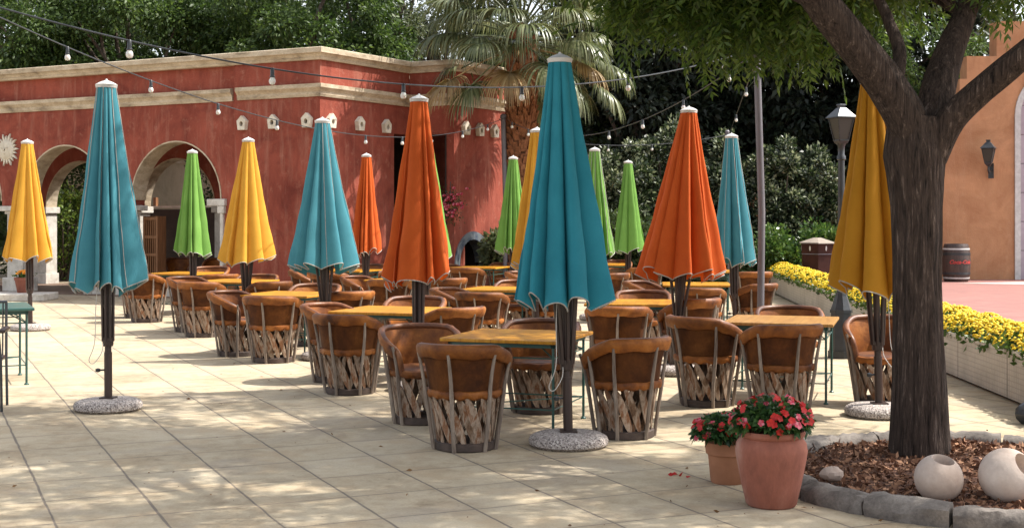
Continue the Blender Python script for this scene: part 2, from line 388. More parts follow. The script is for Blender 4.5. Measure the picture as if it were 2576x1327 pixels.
CLOTH = {
 'teal': thin('teal_canvas', [(.25, (.055, .215, .265)), (.75, (.08, .285, .34))], .22, .85, 3, .2, False, True),
 'teal_deep': thin('deep_teal_canvas', [(.25, (.022, .19, .25)), (.75, (.034, .25, .32))], .2, .85, 3, .2, False, True),
 'orange': thin('orange_canvas', [(.25, (.46, .082, .014)), (.75, (.56, .112, .020))], .22, .85, 3, .2, False, True),
 'yellow': thin('yellow_canvas', [(.25, (.57, .29, .032)), (.75, (.67, .36, .05))], .22, .85, 3, .2, False, True),
 'ochre': thin('ochre_canvas', [(.25, (.42, .19, .014)), (.75, (.50, .24, .022))], .2, .85, 3, .2, False, True),
 'green': thin('green_canvas', [(.25, (.135, .29, .055)), (.75, (.19, .37, .08))], .22, .85, 3, .2, False, True),
}

rng = np.random.default_rng(7)
def unit(a): return a / np.maximum(np.linalg.norm(a, axis=-1, keepdims=True), 1e-9)
def np_mesh(name, V, npoly, k, mat):
    me = bpy.data.meshes.new(name); n = V.shape[0]
    me.vertices.add(n); me.vertices.foreach_set("co", V.astype(np.float32).ravel())
    me.loops.add(npoly * k); me.loops.foreach_set("vertex_index", np.arange(npoly * k, dtype=np.int32))
    me.polygons.add(npoly); me.polygons.foreach_set("loop_start", np.arange(0, npoly * k, k, dtype=np.int32))
    me.update(calc_edges=True); me.materials.append(mat); return me
def leaf_verts(P, D, L, W, fold=.18, droop=0.0):
    """one folded, pointed blade per row: 4 corners"""
    n = len(P); L = np.broadcast_to(np.asarray(L, float).reshape(-1, 1), (n, 1)); W = np.broadcast_to(np.asarray(W, float).reshape(-1, 1), (n, 1))
    rv = unit(rng.normal(size=(n, 3))); Sd = unit(np.cross(D, rv)); Nn = np.cross(Sd, D)
    a = P; b = P + D * L * .42 + Sd * W * .5 + Nn * W * fold; c = P + D * L; d = P + D * L * .42 - Sd * W * .5 + Nn * W * fold
    if droop: c = c - np.array([0, 0, 1.0]) * L * droop
    return np.stack([a, b, c, d], 1).reshape(-1, 3)
def leaves(name, P, D, L, W, mat, parent=None, **kw):
    V = leaf_verts(P, D, L, W, **kw); return link(name, np_mesh(name, V, len(P), 4, mat), parent)

def clumped(blobs, nclump, per, cr, shell=.55):
    """leaf points: clumps spread through ellipsoids; returns points and outward directions"""
    vol = np.array([b[3] * b[4] * b[5] for b in blobs]); k = rng.choice(len(blobs), nclump, p=vol / vol.sum())
    B = np.array(blobs)[k]
    q = unit(rng.normal(size=(nclump, 3))) * (rng.random((nclump, 1)) ** (1 / 3) * (1 - shell) + shell) * .92
    C = B[:, :3] + q * B[:, 3:6]
    rad = cr * (.55 + .8 * rng.random(nclump))
    idx = np.repeat(np.arange(nclump), per)
    o = unit(rng.normal(size=(len(idx), 3)) * np.array([1, 1, .75])); rr = rng.random((len(idx), 1)) ** .45
    P = C[idx] + o * rr * rad[idx, None]
    return P, o, C, rad

def limb(mb, pts, r0, r1, n=8, wob=.06):
    pts = [Vector(p) for p in pts]; out = []; rs = []; seg = 6
    for i in range(len(pts) - 1):
        for k in range(seg):
            f = k / seg; q = (i + f) / (len(pts) - 1)
            p0, p1, p2, p3 = pts[max(i - 1, 0)], pts[i], pts[i + 1], pts[min(i + 2, len(pts) - 1)]
            p = .5 * ((2 * p1) + (p2 - p0) * f + (2 * p0 - 5 * p1 + 4 * p2 - p3) * f * f + (3 * p1 - p0 - 3 * p2 + p3) * f ** 3)
            out.append(p); rs.append(r0 + (r1 - r0) * q)
    out.append(pts[-1]); rs.append(r1)
    return mb.tube(out, [r_ * (1 + wob * random.uniform(-1, 1)) for r_ in rs], n)

def tree(name, label, base, h, blobs, leaf, nclump=60, per=220, cr=.8, size=.17, tr=.22, bark='bark2', group=None, droop=.25, shell=.45, nl=14):
    root = empty(name, base, 0, label, 'tree', group); b0 = Vector(base)
    rel = [(x - base[0], y - base[1], z - base[2], a, b, c) for x, y, z, a, b, c in blobs]
    P, o, C, rad = clumped(rel, nclump, per, cr, shell)
    D = unit(o + np.array([0, 0, -droop]) + rng.normal(size=o.shape) * .5)
    sz = size * (.7 + .6 * rng.random(len(P)))
    leaves('crown', P, D, sz, sz * .48, LEAF[leaf], root, droop=.15)
    t = MB(); cz = np.mean([b[2] for b in rel]); cx = np.mean([b[0] for b in rel]); cy = np.mean([b[1] for b in rel])
    top = Vector((cx, cy, cz)); fork = Vector((cx * .3, cy * .3, max(1.2, cz * .45)))
    limb(t, [(0, 0, -.1), fork * .5 + Vector((.1, 0, 0)), fork, top * .6 + fork * .4, top], tr, tr * .3)
    for k in range(min(nl, nclump)):
        e = Vector(C[k]); st = fork.lerp(top, random.random() * .9); mid = st.lerp(e, .5) + Vector((random.uniform(-.3, .3), random.uniform(-.3, .3), random.uniform(0, .5)))
        limb(t, [st, mid, e], tr * .42, tr * .08, 6)
    t.build('trunk', M[bark], root, True)
    return root

def shrub(name, label, base, blobs, leaf, nclump=40, per=160, cr=.4, size=.1, group=None, wid=.5, cat='shrub', stems=8):
    root = empty(name, base, 0, label, cat, group)
    rel = [(x - base[0], y - base[1], z - base[2], a, b, c) for x, y, z, a, b, c in blobs]
    P, o, C, rad = clumped(rel, nclump, per, cr, .5)
    P[:, 2] = np.abs(P[:, 2])
    D = unit(o + np.array([0, 0, .15]) + rng.normal(size=o.shape) * .55)
    sz = size * (.65 + .7 * rng.random(len(P)))
    leaves('foliage', P, D, sz, sz * wid, LEAF[leaf], root)
    t = MB()
    for k in range(min(stems, nclump)):
        e = Vector(C[k]); limb(t, [(random.uniform(-.15, .15), random.uniform(-.15, .15), -.05), e * .5 + Vector((0, 0, .2)), e], .035, .01, 6)
    t.build('stem', M['bark2'], root, True)
    return root
# ================================================================ the setting: ground
g = MB(); g.grid([[(-90, -8, 0), (90, -8, 0)], [(-90, 140, 0), (90, 140, 0)]])
tag(g.build('ground', M['paving']), kind='structure')
PLANT = [(4.50, 9.0), (4.66, 11.9), (4.79, 14.4), (5.2, 20.0), (5.66, 25.4), (6.16, 31.2), (6.3, 33.0)]
PW = .72
pz = MB()                                   # raised plaza behind the planter
vs = [(x + PW - .05, y, .25) for x, y in PLANT] + [(6.9, 60, .25), (60, 60, .25), (60, 9.0, .25)]
pz.hexa([(x, y, .0) for x, y, z in vs], vs)
tag(pz.build('plaza', M['pink']), kind='structure')
wb = MB(); wb.add([(10.3, 30.4, .256), (13.0, 29.3, .256), (20, 28.6, .256), (20, 31.5, .256), (13, 31.4, .256)], [(0, 1, 2, 3, 4)])
tag(wb.build('paving_band', M['white_band']), kind='structure')

# ================================================================ red building
d1 = Vector((-.890, .456, 0)); n1 = Vector((-.456, -.890, 0))
d2 = Vector((.533, .846, 0)); n2 = Vector((.846, -.533, 0))
O = Vector((-3.95, 27.0, 0)); I = Vector((-2.31, 29.6, 0)); J = I - d1 * 1.15; K = J + d2 * 2.4
bld = empty('red_building', (-3.95, 27, 0), 0, 'dark red stucco building with arches and cream cornice behind the umbrellas', 'building')
bo = O.copy()
def frame(o, d, n):
    return lambda t, s, z: tuple(o + d * t + n * s + Vector((0, 0, z)) - bo)
def slab(mb, fr, t0, t1, s0, s1, z0, z1):
    mb.hexa([fr(t0, s0, z0), fr(t1, s0, z0), fr(t1, s1, z0), fr(t0, s1, z0)], [fr(t0, s0, z1), fr(t1, s0, z1), fr(t1, s1, z1), fr(t0, s1, z1)])
fL, fR, fF, fT = frame(O, d1, n1), frame(O, d2, n2), frame(I, -d1, n1), frame(J, d2, n2)
TOP = 5.02
def arched(fr, t0, t1, s0, s1, top, arches, zpier=0.0, seg=24):
    """wall between s0 (back) and s1 (front) with round openings; arches = [(tc, r, spring)]; piers stop at zpier"""
    wmb, revs = MB(), []; cur = t0
    for tc, r_, zs in arches:
        rev = MB(); revs.append(rev)
        if tc - r_ > cur + .001: slab(wmb, fr, cur, tc - r_, s0, s1, zpier(cur, tc - r_) if callable(zpier) else zpier, top)
        for k in range(seg):
            a0, a1 = PI - PI * k / seg, PI - PI * (k + 1) / seg
            ta, za, tb, zb = tc + r_ * math.cos(a0), zs + r_ * math.sin(a0), tc + r_ * math.cos(a1), zs + r_ * math.sin(a1)
            wmb.add([fr(ta, s1, za), fr(tb, s1, zb), fr(tb, s1, top), fr(ta, s1, top), fr(ta, s0, za), fr(tb, s0, zb), fr(tb, s0, top), fr(ta, s0, top)],
                    [(0, 1, 2, 3), (4, 5, 6, 7), (3, 2, 6, 7)])
            q = .03
            tA, zA, tB, zB = tc + (r_ - q) * math.cos(a0), zs + (r_ - q) * math.sin(a0), tc + (r_ - q) * math.cos(a1), zs + (r_ - q) * math.sin(a1)
            e = .012
            rev.add([fr(ta, s1 + e, za), fr(tb, s1 + e, zb), fr(tB, s1 + e, zB), fr(tA, s1 + e, zA), fr(ta, s0 - e, za), fr(tb, s0 - e, zb), fr(tB, s0 - e, zB), fr(tA, s0 - e, zA)],
                    [(0, 1, 2, 3), (4, 5, 6, 7), (3, 2, 6, 7), (0, 1, 5, 4)])
        cur = tc + r_
    if t1 > cur + .001: slab(wmb, fr, cur, t1, s0, s1, zpier(cur, t1) if callable(zpier) else zpier, top)
    return wmb, revs
AR = [(3.93, 1.29, 2.17), (7.25, 1.29, 2.17), (10.57, 1.29, 2.17), (13.9, 1.29, 2.17)]
SB = -.09
wl_, rv = arched(fL, 2.22, 17, -.53, SB, TOP, AR, lambda a, b: 2.05 if (b - a) < 1 and a > 3 else 0.0)
slab(wl_, fL, 0, 2.22, -.5, 0, 0, TOP)
wl_.build('front_wall', M['red'], bld)
for q_ in rv: q_.build('arch_reveal', M['cream'], bld, True)
# white columns and imposts under the arch springing
for tc in (5.59, 8.91, 12.24):
    mb = MB(); slab(mb, fL, tc - .37, tc + .37, -.5, SB + .0, .0, .35); slab(mb, fL, tc - .26, tc + .26, -.46, SB - .05, .35, 1.86)
    slab(mb, fL, tc - .31, tc + .31, -.5, SB - .02, 1.86, 1.93); slab(mb, fL, tc - .42, tc + .42, -.58, SB + .06, 1.93, 2.05)
    bevel(mb.build('column', M['white_stone'], bld), .012)
mb = MB(); slab(mb, fL, 2.56, 2.645, -.10, SB + .06, 0.0, 1.86); slab(mb, fL, 2.52, 2.70, -.16, SB + .08, 1.86, 2.02); slab(mb, fL, 2.50, 2.98, -.22, SB + .09, 2.02, 2.17)
bevel(mb.build('impost', M['white_stone'], bld), .01)
# right hand walls
mb = MB(); slab(mb, fR, 0, 2.5, -.5, -.001, 0, TOP); slab(mb, fR, 2.5, 3.07, -.5, -.001, 3.63, TOP); mb.build('side_wall', M['red'], bld)
mb = MB(); slab(mb, fF, .99, 1.15, -.5, -.001, 0, TOP); slab(mb, fF, .002, .99, -.5, -.001, 3.63, TOP); mb.build('side_wall', M['red'], bld)
tw, tr_ = arched(fT, 0.002, 2.4, -.2, .0, TOP, [(.74, .54, .74)]); tw.build('side_wall', M['red'], bld)
fE = frame(K, -n2, d2); mb = MB(); slab(mb, fE, .0, 9, -.3, -.003, 0, TOP); mb.build('side_wall', M['red'], bld)
# dark porch recess in the inner corner
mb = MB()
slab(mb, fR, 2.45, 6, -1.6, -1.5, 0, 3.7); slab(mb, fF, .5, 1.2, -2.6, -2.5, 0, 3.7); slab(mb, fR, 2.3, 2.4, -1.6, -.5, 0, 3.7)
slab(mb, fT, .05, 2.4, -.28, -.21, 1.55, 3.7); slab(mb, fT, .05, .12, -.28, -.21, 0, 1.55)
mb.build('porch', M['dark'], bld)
# tiled fountain niche
mb = MB(); seg = 20
for k in range(seg):
    a0, a1 = PI * k / seg, PI * (k + 1) / seg
    q = [(.74 + r_ * math.cos(a), .74 + r_ * math.sin(a)) for a in (a0, a1) for r_ in (.54, .72)]
    mb.add([fT(q[0][0], .03, q[0][1]), fT(q[1][0], .03, q[1][1]), fT(q[3][0], .03, q[3][1]), fT(q[2][0], .03, q[2][1]),
            fT(q[0][0], -.3, q[0][1]), fT(q[1][0], -.01, q[1][1]), fT(q[3][0], -.01, q[3][1]), fT(q[2][0], -.3, q[2][1])], [(0, 1, 2, 3), (0, 3, 7, 4), (1, 5, 6, 2)])
for sgn in (-1, 1):
    c = .74 + sgn * .63; slab(mb, fT, c - .09, c + .09, -.2, .03, 0, .74)
def m_niche():
    m, t, b, out = newmat('blue_white_tile')
    vo = nd(t, "ShaderNodeTexVoronoi"); vo.inputs["Scale"].default_value = 9; t.links.new(coords(t, rnd=False), vo.inputs["Vector"])
    t.links.new(ramp(t, vo.outputs["Distance"], [(.2, (.055, .075, .115)), (.32, (.15, .165, .18)), (.45, (.065, .085, .125)), (.6, (.16, .175, .19))]), b.inputs["Base Color"])
    b.inputs["Roughness"].default_value = .35; return m
nb = mb.build('tile_surround', m_niche(), bld)
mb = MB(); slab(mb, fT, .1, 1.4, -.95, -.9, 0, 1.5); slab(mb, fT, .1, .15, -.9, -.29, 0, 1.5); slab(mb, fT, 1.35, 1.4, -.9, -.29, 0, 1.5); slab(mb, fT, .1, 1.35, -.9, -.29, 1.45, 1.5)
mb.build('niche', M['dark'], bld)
# mouldings: mitred profiles run along the wall heads
def moulding(path, prof, name, mat, par=bld):
    pts = [Vector(p) for p in path]; rows = []
    for i, p in enumerate(pts):
        def nrm(a, b): d = (b - a).normalized(); return Vector((d.y, -d.x, 0))
        ns = []
        if i > 0: ns.append(nrm(pts[i - 1], p))
        if i < len(pts) - 1: ns.append(nrm(p, pts[i + 1]))
        m = sum(ns, Vector()).normalized(); k = 1 / max(.3, m.dot(ns[0]))
        rows.append([tuple(p + m * k * s - bo + Vector((0, 0, z))) for s, z in prof])
    mb = MB(); mb.grid(rows, True); n = len(prof)
    mb.f += [tuple(range(n)), tuple(range((len(rows) - 1) * n, len(rows) * n))]
    return mb.build(name, mat, par)
Lend = O + d1 * 17; path = [Lend, O, I, J, K, K - n2 * 6]
cor = [(-.45, TOP - .005), (.05, TOP - .005), (.07, 5.06), (.06, 5.07), (.10, 5.13), (.15, 5.15), (.15, 5.25), (.13, 5.265), (-.45, 5.265)]
moulding(path, cor, 'cornice', M['cream'])
bel = [(-.04, 4.26), (.035, 4.26), (.05, 4.31), (.045, 4.36), (.075, 4.40), (.115, 4.44), (.115, 4.52), (-.04, 4.54)]
moulding([O + d1 * 2.12, O, I, J, K], bel, 'belt_course', M['cream'])
moulding([Lend, O + d1 * 2.32], [(s - .09, z) for s, z in bel], 'belt_course', M['cream'])
# roof, arcade ceiling, inner arcade wall, floor
mb = MB()
rp = [O + d1 * 17, O, I, J, K]; rpts = [tuple(p - bo - n1 * .3 + Vector((0, 0, 4.9))) for p in rp] + [tuple(K - n2 * 8 - bo + Vector((0, 0, 4.9))), tuple(O + d1 * 2.2 - n1 * 5 - bo + Vector((0, 0, 4.9))), tuple(O + d1 * 2.2 - n1 * 3.5 - bo + Vector((0, 0, 4.9))), tuple(O + d1 * 17 - n1 * 3.5 - bo + Vector((0, 0, 4.9)))]
mb.add(rpts, [tuple(range(len(rpts)))]); mb.build('roof', M['beige'], bld)
mb = MB(); slab(mb, fL, 2.3, 17, -3.2, -.53, 3.78, 3.9); mb.build('ceiling', M['red'], bld)
wl2, rv2 = arched(fL, 2.0, 17, -3.55, -3.2, 4.9, [(3.33, 1.22, 2.05), (6.63, 1.22, 2.05), (9.93, 1.22, 2.05), (13.2, 1.22, 2.05)])
wl2.build('inner_wall', M['red'], bld); [q_.build('arch_reveal', M['cream'], bld, True) for q_ in rv2]
for tc in (4.98, 8.28, 11.56):
    mb = MB(); slab(mb, fL, tc - .5, tc + .5, -3.62, -3.12, 1.9, 2.06); slab(mb, fL, tc - .48, tc + .48, -3.6, -3.14, 0, .3); slab(mb, fL, tc - .445, tc + .445, -3.565, -3.185, .3, 1.9); bevel(mb.build('impost', M['white_stone'], bld), .01)
mb = MB(); slab(mb, fL, 2.2, 2.3, -4.2, -.5, 0, 4.9); mb.build('side_wall', M['red'], bld)
mb = MB(); slab(mb, fL, 2.3, 17, -3.6, -.0, .0, .03); mb.build('arcade_floor', M['brown_floor'], bld)
# pentagonal wall vents
def vent_mesh():
    a = MB(); h = [(-.105, -.17), (.105, -.17), (.14, .055), (0, .185), (-.14, .055)]
    AN = sorted([2 * PI * k / 20 for k in range(20)] + [math.atan2(z, x) % (2 * PI) for x, z in h]); N = len(AN); inner = [(.055 * math.cos(a), -.02 + .065 * math.sin(a)) for a in AN]
    out_ = []
    for k in range(N):                # outline resampled by angle so that the ring of faces leaves a real hole
        an = AN[k]; d = Vector((math.cos(an), math.sin(an))); best = 9
        for i in range(5):
            p, q = Vector(h[i]), Vector(h[(i + 1) % 5]); e = q - p; den = d.x * e.y - d.y * e.x
            if abs(den) > 1e-6:
                tt = (p.x * e.y - p.y * e.x) / den; uu = (p.x * d.y - p.y * d.x) / den
                if tt > 0 and -.001 <= uu <= 1.001: best = min(best, tt)
        out_.append((d.x * best, d.y * best))
    D = .13
    a.grid([[(x, 0, z) for x, z in out_], [(x, -D, z) for x, z in out_], [(x, -D, z) for x, z in inner], [(x, -.02, z) for x, z in inner]], True)
    hole = MB(); hole.add([(x * 1.02, -.015, z) for x, z in inner], [tuple(range(N))])
    return a.mesh('wall_vent', M['plaque']), hole.mesh('vent_hole', M['vent_hole'])
vm, vh = vent_mesh()
def vent(fr, t, ang, z=3.77):
    o = link('wall_vent', vm, bld); o.scale = (.85, .8, .85); o.location = fr(t, 0.0, z); o.rotation_euler = (0, 0, ang)
    c = link('hole', vh, o)
a1_ = math.atan2(n1.y, n1.x) + PI / 2; a2_ = math.atan2(n2.y, n2.x) + PI / 2
def solve_t(o, d, px):
    k = (px - 1288) / F; return (k * o.y - o.x) / (d.x - k * d.y)
for px in (614, 691, 776): vent(fL, solve_t(O, d1, px), a1_)
for px in (829, 901, 968): vent(fR, solve_t(O, d2, px), a2_)
for px in (1168, 1203, 1240): vent(fT, solve_t(J, d2, px), a2_)
# sun plaque hung on the wall between two arches
px = 12; t = solve_t(O, d1, px); p = O + d1 * t + n1 * (SB + .0)
sun = empty('sun_plaque', (p.x, p.y, Z(377, p.y)), a1_, 'pale plaster sun face with wavy rays on the red wall', 'wall ornament')
mb = MB(); rings = []
for q, (r_, y) in enumerate([(.235, -.0), (.235, -.05), (.2, -.075), (.12, -.095), (.02, -.1)]):
    rings.append([(r_ * math.cos(2 * PI * k / 32), y, r_ * math.sin(2 * PI * k / 32)) for k in range(32)])
mb.grid(rings, True); mb.build('face_disc', M['plaque'], sun, True)
for k in range(20):
    a = 2 * PI * k / 20; L = .17 if k % 2 == 0 else .11; wv = .035 if k % 2 == 0 else .03
    r0 = .225; mb = MB(); u_ = Vector((math.cos(a), 0, math.sin(a))); s_ = Vector((-math.sin(a), 0, math.cos(a)))
    pts = [u_ * r0 - s_ * wv, u_ * r0 + s_ * wv, u_ * (r0 + L * .5) + s_ * (wv * .8 + .015), u_ * (r0 + L) + s_ * .012, u_ * (r0 + L * .5) - s_ * (wv * .5 - .015)]
    mb.hexa([tuple(q + Vector((0, 0, 0))) for q in pts], [tuple(q + Vector((0, -.045, 0))) for q in pts]); mb.build('ray', M['plaque'], sun)
fc = MB()
fc.lathe([(0.001, 0), (.028, .01), (.03, .03), (.001, .05)], 10)
face = MB()
for sx in (-.075, .075):
    face.tube([(sx - .035, -.1, .045), (sx, -.112, .058), (sx + .035, -.1, .045)], .009, 6); face.tube([(sx - .028, -.1, .03), (sx, -.105, .02), (sx + .028, -.1, .03)], .008, 6)
face.tube([(0, -.1, .05), (0, -.13, -.015), (0, -.1, -.03)], [.012, .02, .016], 8)
face.tube([(-.05, -.09, -.075), (0, -.112, -.09), (.05, -.09, -.075)], .011, 6)
face.build('face_features', M['plaque'], sun, True)
# planter kerbs and pots by the arches
def pot_profile(r, h, rim=.02): return [(r * .62, 0), (r * .66, .01), (r * .92, h * .78), (r * .93, h * .8), (r, h * .81), (r * 1.02, h * .99), (r * .95, h), (r * .9, h * .97), (r * .86, h * .88), (r * .1, h * .86)]
def kerb_block(px0, px1, py, wdt, h, label):
    Y = GY(py); x0, x1 = X(px0, Y), X(px1, Y)
    o = MB().box((0, 0, h / 2), (x1 - x0, wdt, h)).build('stone_ledge', M['white_stone']); o.location = ((x0 + x1) / 2, Y + wdt / 2, 0); bevel(o, .02)
    return tag(o, label, 'ledge')
kerb_block(-60, 111, 757, .9, .15, 'low white brick ledge holding a terracotta pot of orange flowers')
kerb_block(210, 258, 742, .5, .16, 'short white stone ledge just left of the second arch')
kerb_block(413, 442, 748, .4, .18, 'short pale stone ledge under the table by the green umbrella')
def potted(name, label, x, y, z, r, h, mat, petals, n=26):
    e = empty(name, (x, y, z), 0, label, 'potted plant')
    MB().lathe(pot_profile(r, h), 24).build('pot', M[mat], e, True)
    P = np.array([[random.gauss(0, r * .5), random.gauss(0, r * .5), h + random.uniform(0, .09)] for _ in range(n * 6)])
    leaves('foliage', P, unit(rng.normal(size=P.shape) + [0, 0, .5]), .07, .035, LEAF['gold_leaf'], e)
    for k in range(n):
        b = MB(); b.lathe([(.001, .0), (.035, .005), (.03, .03), (.001, .04)], 8, (random.gauss(0, r * .45), random.gauss(0, r * .45), h + random.uniform(.05, .13))); b.build('bloom', LEAF[petals], e, True)
    return e
Yp = GY(737, .15); potted('flower_pot', 'terracotta pot of orange flowers on the white ledge at far left', X(48, Yp) , Yp + .25, .15, .19, .33, 'terracotta', 'orange_petal')
Yp = GY(732, .05); potted('flower_pot', 'low pot of orange flowers behind the table by the green umbrella', X(432, Yp), Yp + .3, .05, .16, .2, 'terracotta', 'orange_petal', 16)
Yp = 27.6; potted('flower_pot', 'terracotta pot under the far table near the tiled niche', X(1232, Yp), 29.2, .0, .24, .5, 'terracotta', 'rose', 8)
# lattice cabinet inside the arcade
Yc = 29.9; lc = empty('lattice_cabinet', (X(380, Yc), Yc, .03), a1_, 'tall wooden lattice cabinet standing inside the right arch', 'cabinet')
mb = MB(); mb.box((0, .25, .9), (.42, .03, 1.75)); mb.box((-.2, .12, .9), (.02, .25, 1.75)); mb.box((.2, .12, .9), (.02, .25, 1.75)); mb.build('cabinet_box', M['brown_wood'], lc)
mb = MB()
for sx in (-.19, .19): mb.box((sx, -.012, .9), (.05, .025, 1.75))
for z in (.05, .45, .9, 1.3, 1.72): mb.box((0, -.012, z), (.33, .022, .06))
for k in range(5): mb.box((-.125 + .0625 * k, -.01, .9), (.018, .015, 1.68))
mb.build('lattice_door', M['brown_wood'], lc)
# courtyard behind the arcade
fw = empty('garden_wall', tuple(O + d1 * 13.2 - n1 * 10), math.atan2(d1.y, d1.x), 'beige rendered wall seen through the arches', 'wall')
MB().box((0, 0, 1.75), (8, .3, 3.5)).build('wall_body', M['beige'], fw); MB().box((0, 0, 3.56), (8.1, .42, .12)).build('coping', M['cream'], fw)
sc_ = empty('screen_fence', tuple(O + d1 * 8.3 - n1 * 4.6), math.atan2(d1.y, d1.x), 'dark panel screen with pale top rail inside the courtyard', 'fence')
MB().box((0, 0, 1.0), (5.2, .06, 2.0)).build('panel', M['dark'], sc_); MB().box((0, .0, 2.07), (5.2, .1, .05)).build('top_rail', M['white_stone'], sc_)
MB().box((.3, .0, 2.2), (.09, .09, .24)).build('finial', M['brown_wood'], sc_)
cs = O + d1 * 12.35 - n1 * 5.0
shrub('courtyard_bush', 'bright lime green bush in the courtyard behind the left arch', tuple(cs), [(cs.x, cs.y, 1.4, .8, .8, 1.2)], 'lime', 30, 130, .4, .12)
cs = O + d1 * 14.4 - n1 * 7.0
shrub('courtyard_bush', 'dark tall bush behind the lime bush in the courtyard', tuple(cs), [(cs.x - .5, cs.y, 2.0, 2.4, 1.0, 2.6)], 'broad_dark', 50, 160, .6, .15)
cs = O + d1 * 9.0 - n1 * 7.5
shrub('courtyard_bush', 'dark bush behind the right arch beside the beige wall', tuple(cs), [(cs.x + .3, cs.y, 1.9, .9, 1.0, 2.2)], 'broad_dark', 40, 160, .5, .15)
# hanging flower basket beside the dark doorway
hb = empty('hanging_basket', (X(1133, 28.75), 28.75, Z(470, 28.75)), 0, 'hanging basket of pink flowers on the red wall', 'flower basket')
P = np.array([0, 0, -.4]) + rng.normal(size=(420, 3)) * [.13, .13, .19]
leaves('foliage', P, unit(rng.normal(size=P.shape)), .06, .03, LEAF['broad_dark'], hb)
for k in range(56): b = MB(); b.lathe([(.001, -.03), (.042, -.01), (.036, .025), (.001, .035)], 8, (random.gauss(0, .13), random.gauss(-.1, .08), -.4 + random.gauss(0, .17))); b.build('bloom', LEAF['rose'], hb, True)
MB().lathe([(.02, -.52), (.12, -.48), (.15, -.38), (.14, -.38), (.02, -.46)], 14).build('basket', M['brown_wood'], hb); MB().tube([(0, .0, -.38), (0, 0, .1), (0, .25, .12)], .008, 6).build('hook', M['black_metal'], hb)

# ================================================================ tan building at right
TY = 32.4; tb = empty('tan_building', (14, TY, .25), 0, 'orange tan stucco building with stepped parapet and white arched door surround', 'building')
def bx(mb, x0, x1, z0, z1, y0=0.0, y1=.5): mb.box(((x0 + x1) / 2 - 14, (y0 + y1) / 2, (z0 + z1) / 2 - .25), (x1 - x0, y1 - y0, z1 - z0)); return mb
x_a, x_b, x_c = X(2414, TY), X(2432, TY), X(2507, TY)
DX = X(2562, TY); DR = 1.15; DS = Z(292, TY)
mb = MB(); bx(mb, 9.7, x_a, .25, 4.0); bx(mb, x_a, x_b, .25, 5.2); bx(mb, x_b, x_c, .25, 5.76); bx(mb, x_c, DX, .25, 6.62)
fB = lambda t, s, z: (t - 14, -s, z - .25)
w2, r2 = arched(fB, DX, DX + 8, -.5, 0, 6.62, [(DX + DR, DR, DS)], 0.25)
mb.v, mb.f = mb.v, mb.f; k0 = len(mb.v); mb.v += w2.v; mb.f += [tuple(i + k0 for i in f) for f in w2.f]
mb.build('wall', M['tan'], tb)
mb = MB(); mb.box((DX + 4 - 14, 4.5, 3), (16, 8, 6)); 
mb = MB()
for k in range(24):
    a0, a1 = PI * k / 24, PI * (k + 1) / 24; q = [(DX + DR + r_ * math.cos(a) - 14, DS + r_ * math.sin(a) - .25) for a in (a0, a1) for r_ in (DR - .04, DR + .1)]
    mb.add([(q[0][0], -.04, q[0][1]), (q[1][0], -.04, q[1][1]), (q[3][0], -.04, q[3][1]), (q[2][0], -.04, q[2][1]), (q[0][0], .2, q[0][1]), (q[1][0], .002, q[1][1]), (q[3][0], .002, q[3][1]), (q[2][0], .2, q[2][1])], [(0, 1, 2, 3), (0, 4, 7, 3), (1, 2, 6, 5)])
for sx in (DX - .03, DX + 2 * DR + .03): bx(mb, sx - .07, sx + .07, .25, DS, -.04, .2)
mb.build('door_surround', M['cap'], tb)
mb = MB()
for k in range(8): bx(mb, DX + .03, DX + 2 * DR - .03, .25 + k * .72, .25 + k * .72 + .705, .22, .27)
mb.build('door', basic('lavender_door', [(.3, (.33, .27, .31)), (.7, (.42, .35, .39))], 3, 4, .6, .1), tb)
def lantern(name, loc, rz, label, sc_=1.0, kind='lamp', bracket=True, post=0.0):
    e = empty(name, loc, rz, label, kind)
    s = sc_
    def ring(r, z, n=4, a0=PI / 4): return [(r * s * math.cos(a0 + 2 * PI * k / n), r * s * math.sin(a0 + 2 * PI * k / n), post + z * s) for k in range(n)]
    g_ = MB(); g_.hexa(ring(.105, .0), ring(.19, .34)); g_.build('lantern_glass', M['glass'], e)
    f_ = MB(); lo, hi = ring(.11, -.005), ring(.197, .345)
    for k in range(4): f_.tube([lo[k], hi[k]], .011 * s, 6)
    for R_ in (lo, hi):
        for k in range(4): f_.tube([R_[k], R_[(k + 1) % 4]], .013 * s, 6)
    f_.hexa(ring(.10, -.05), ring(.125, .0)); f_.hexa(ring(.04, -.1), ring(.09, -.05)); f_.build('lantern_frame', M['black_metal'], e)
    r_ = MB(); r_.hexa(ring(.245, .345), ring(.24, .36)); r_.hexa(ring(.235, .36), ring(.075, .50)); r_.hexa(ring(.06, .5), ring(.06, .54)); r_.hexa(ring(.08, .54), ring(.07, .56)); r_.build('lantern_roof', M['black_metal'], e)
    if bracket:
        b_ = MB(); b_.tube([(0, 0, -.1 * s), (0, .0, -.2 * s), (0, .06, -.26 * s), (0, .2 * s, -.2 * s), (0, .34 * s, -.16 * s)], .022 * s, 8); b_.box((0, .36 * s, -.2 * s), (.13 * s, .04, .38 * s)); b_.build('bracket', M['black_metal'], e)
    return e
lantern('wall_lantern', (X(2488, 31.95), TY - .40, Z(408, 31.95)), R(-30), 'dark metal wall lantern on the orange wall beside the arched door', .98)

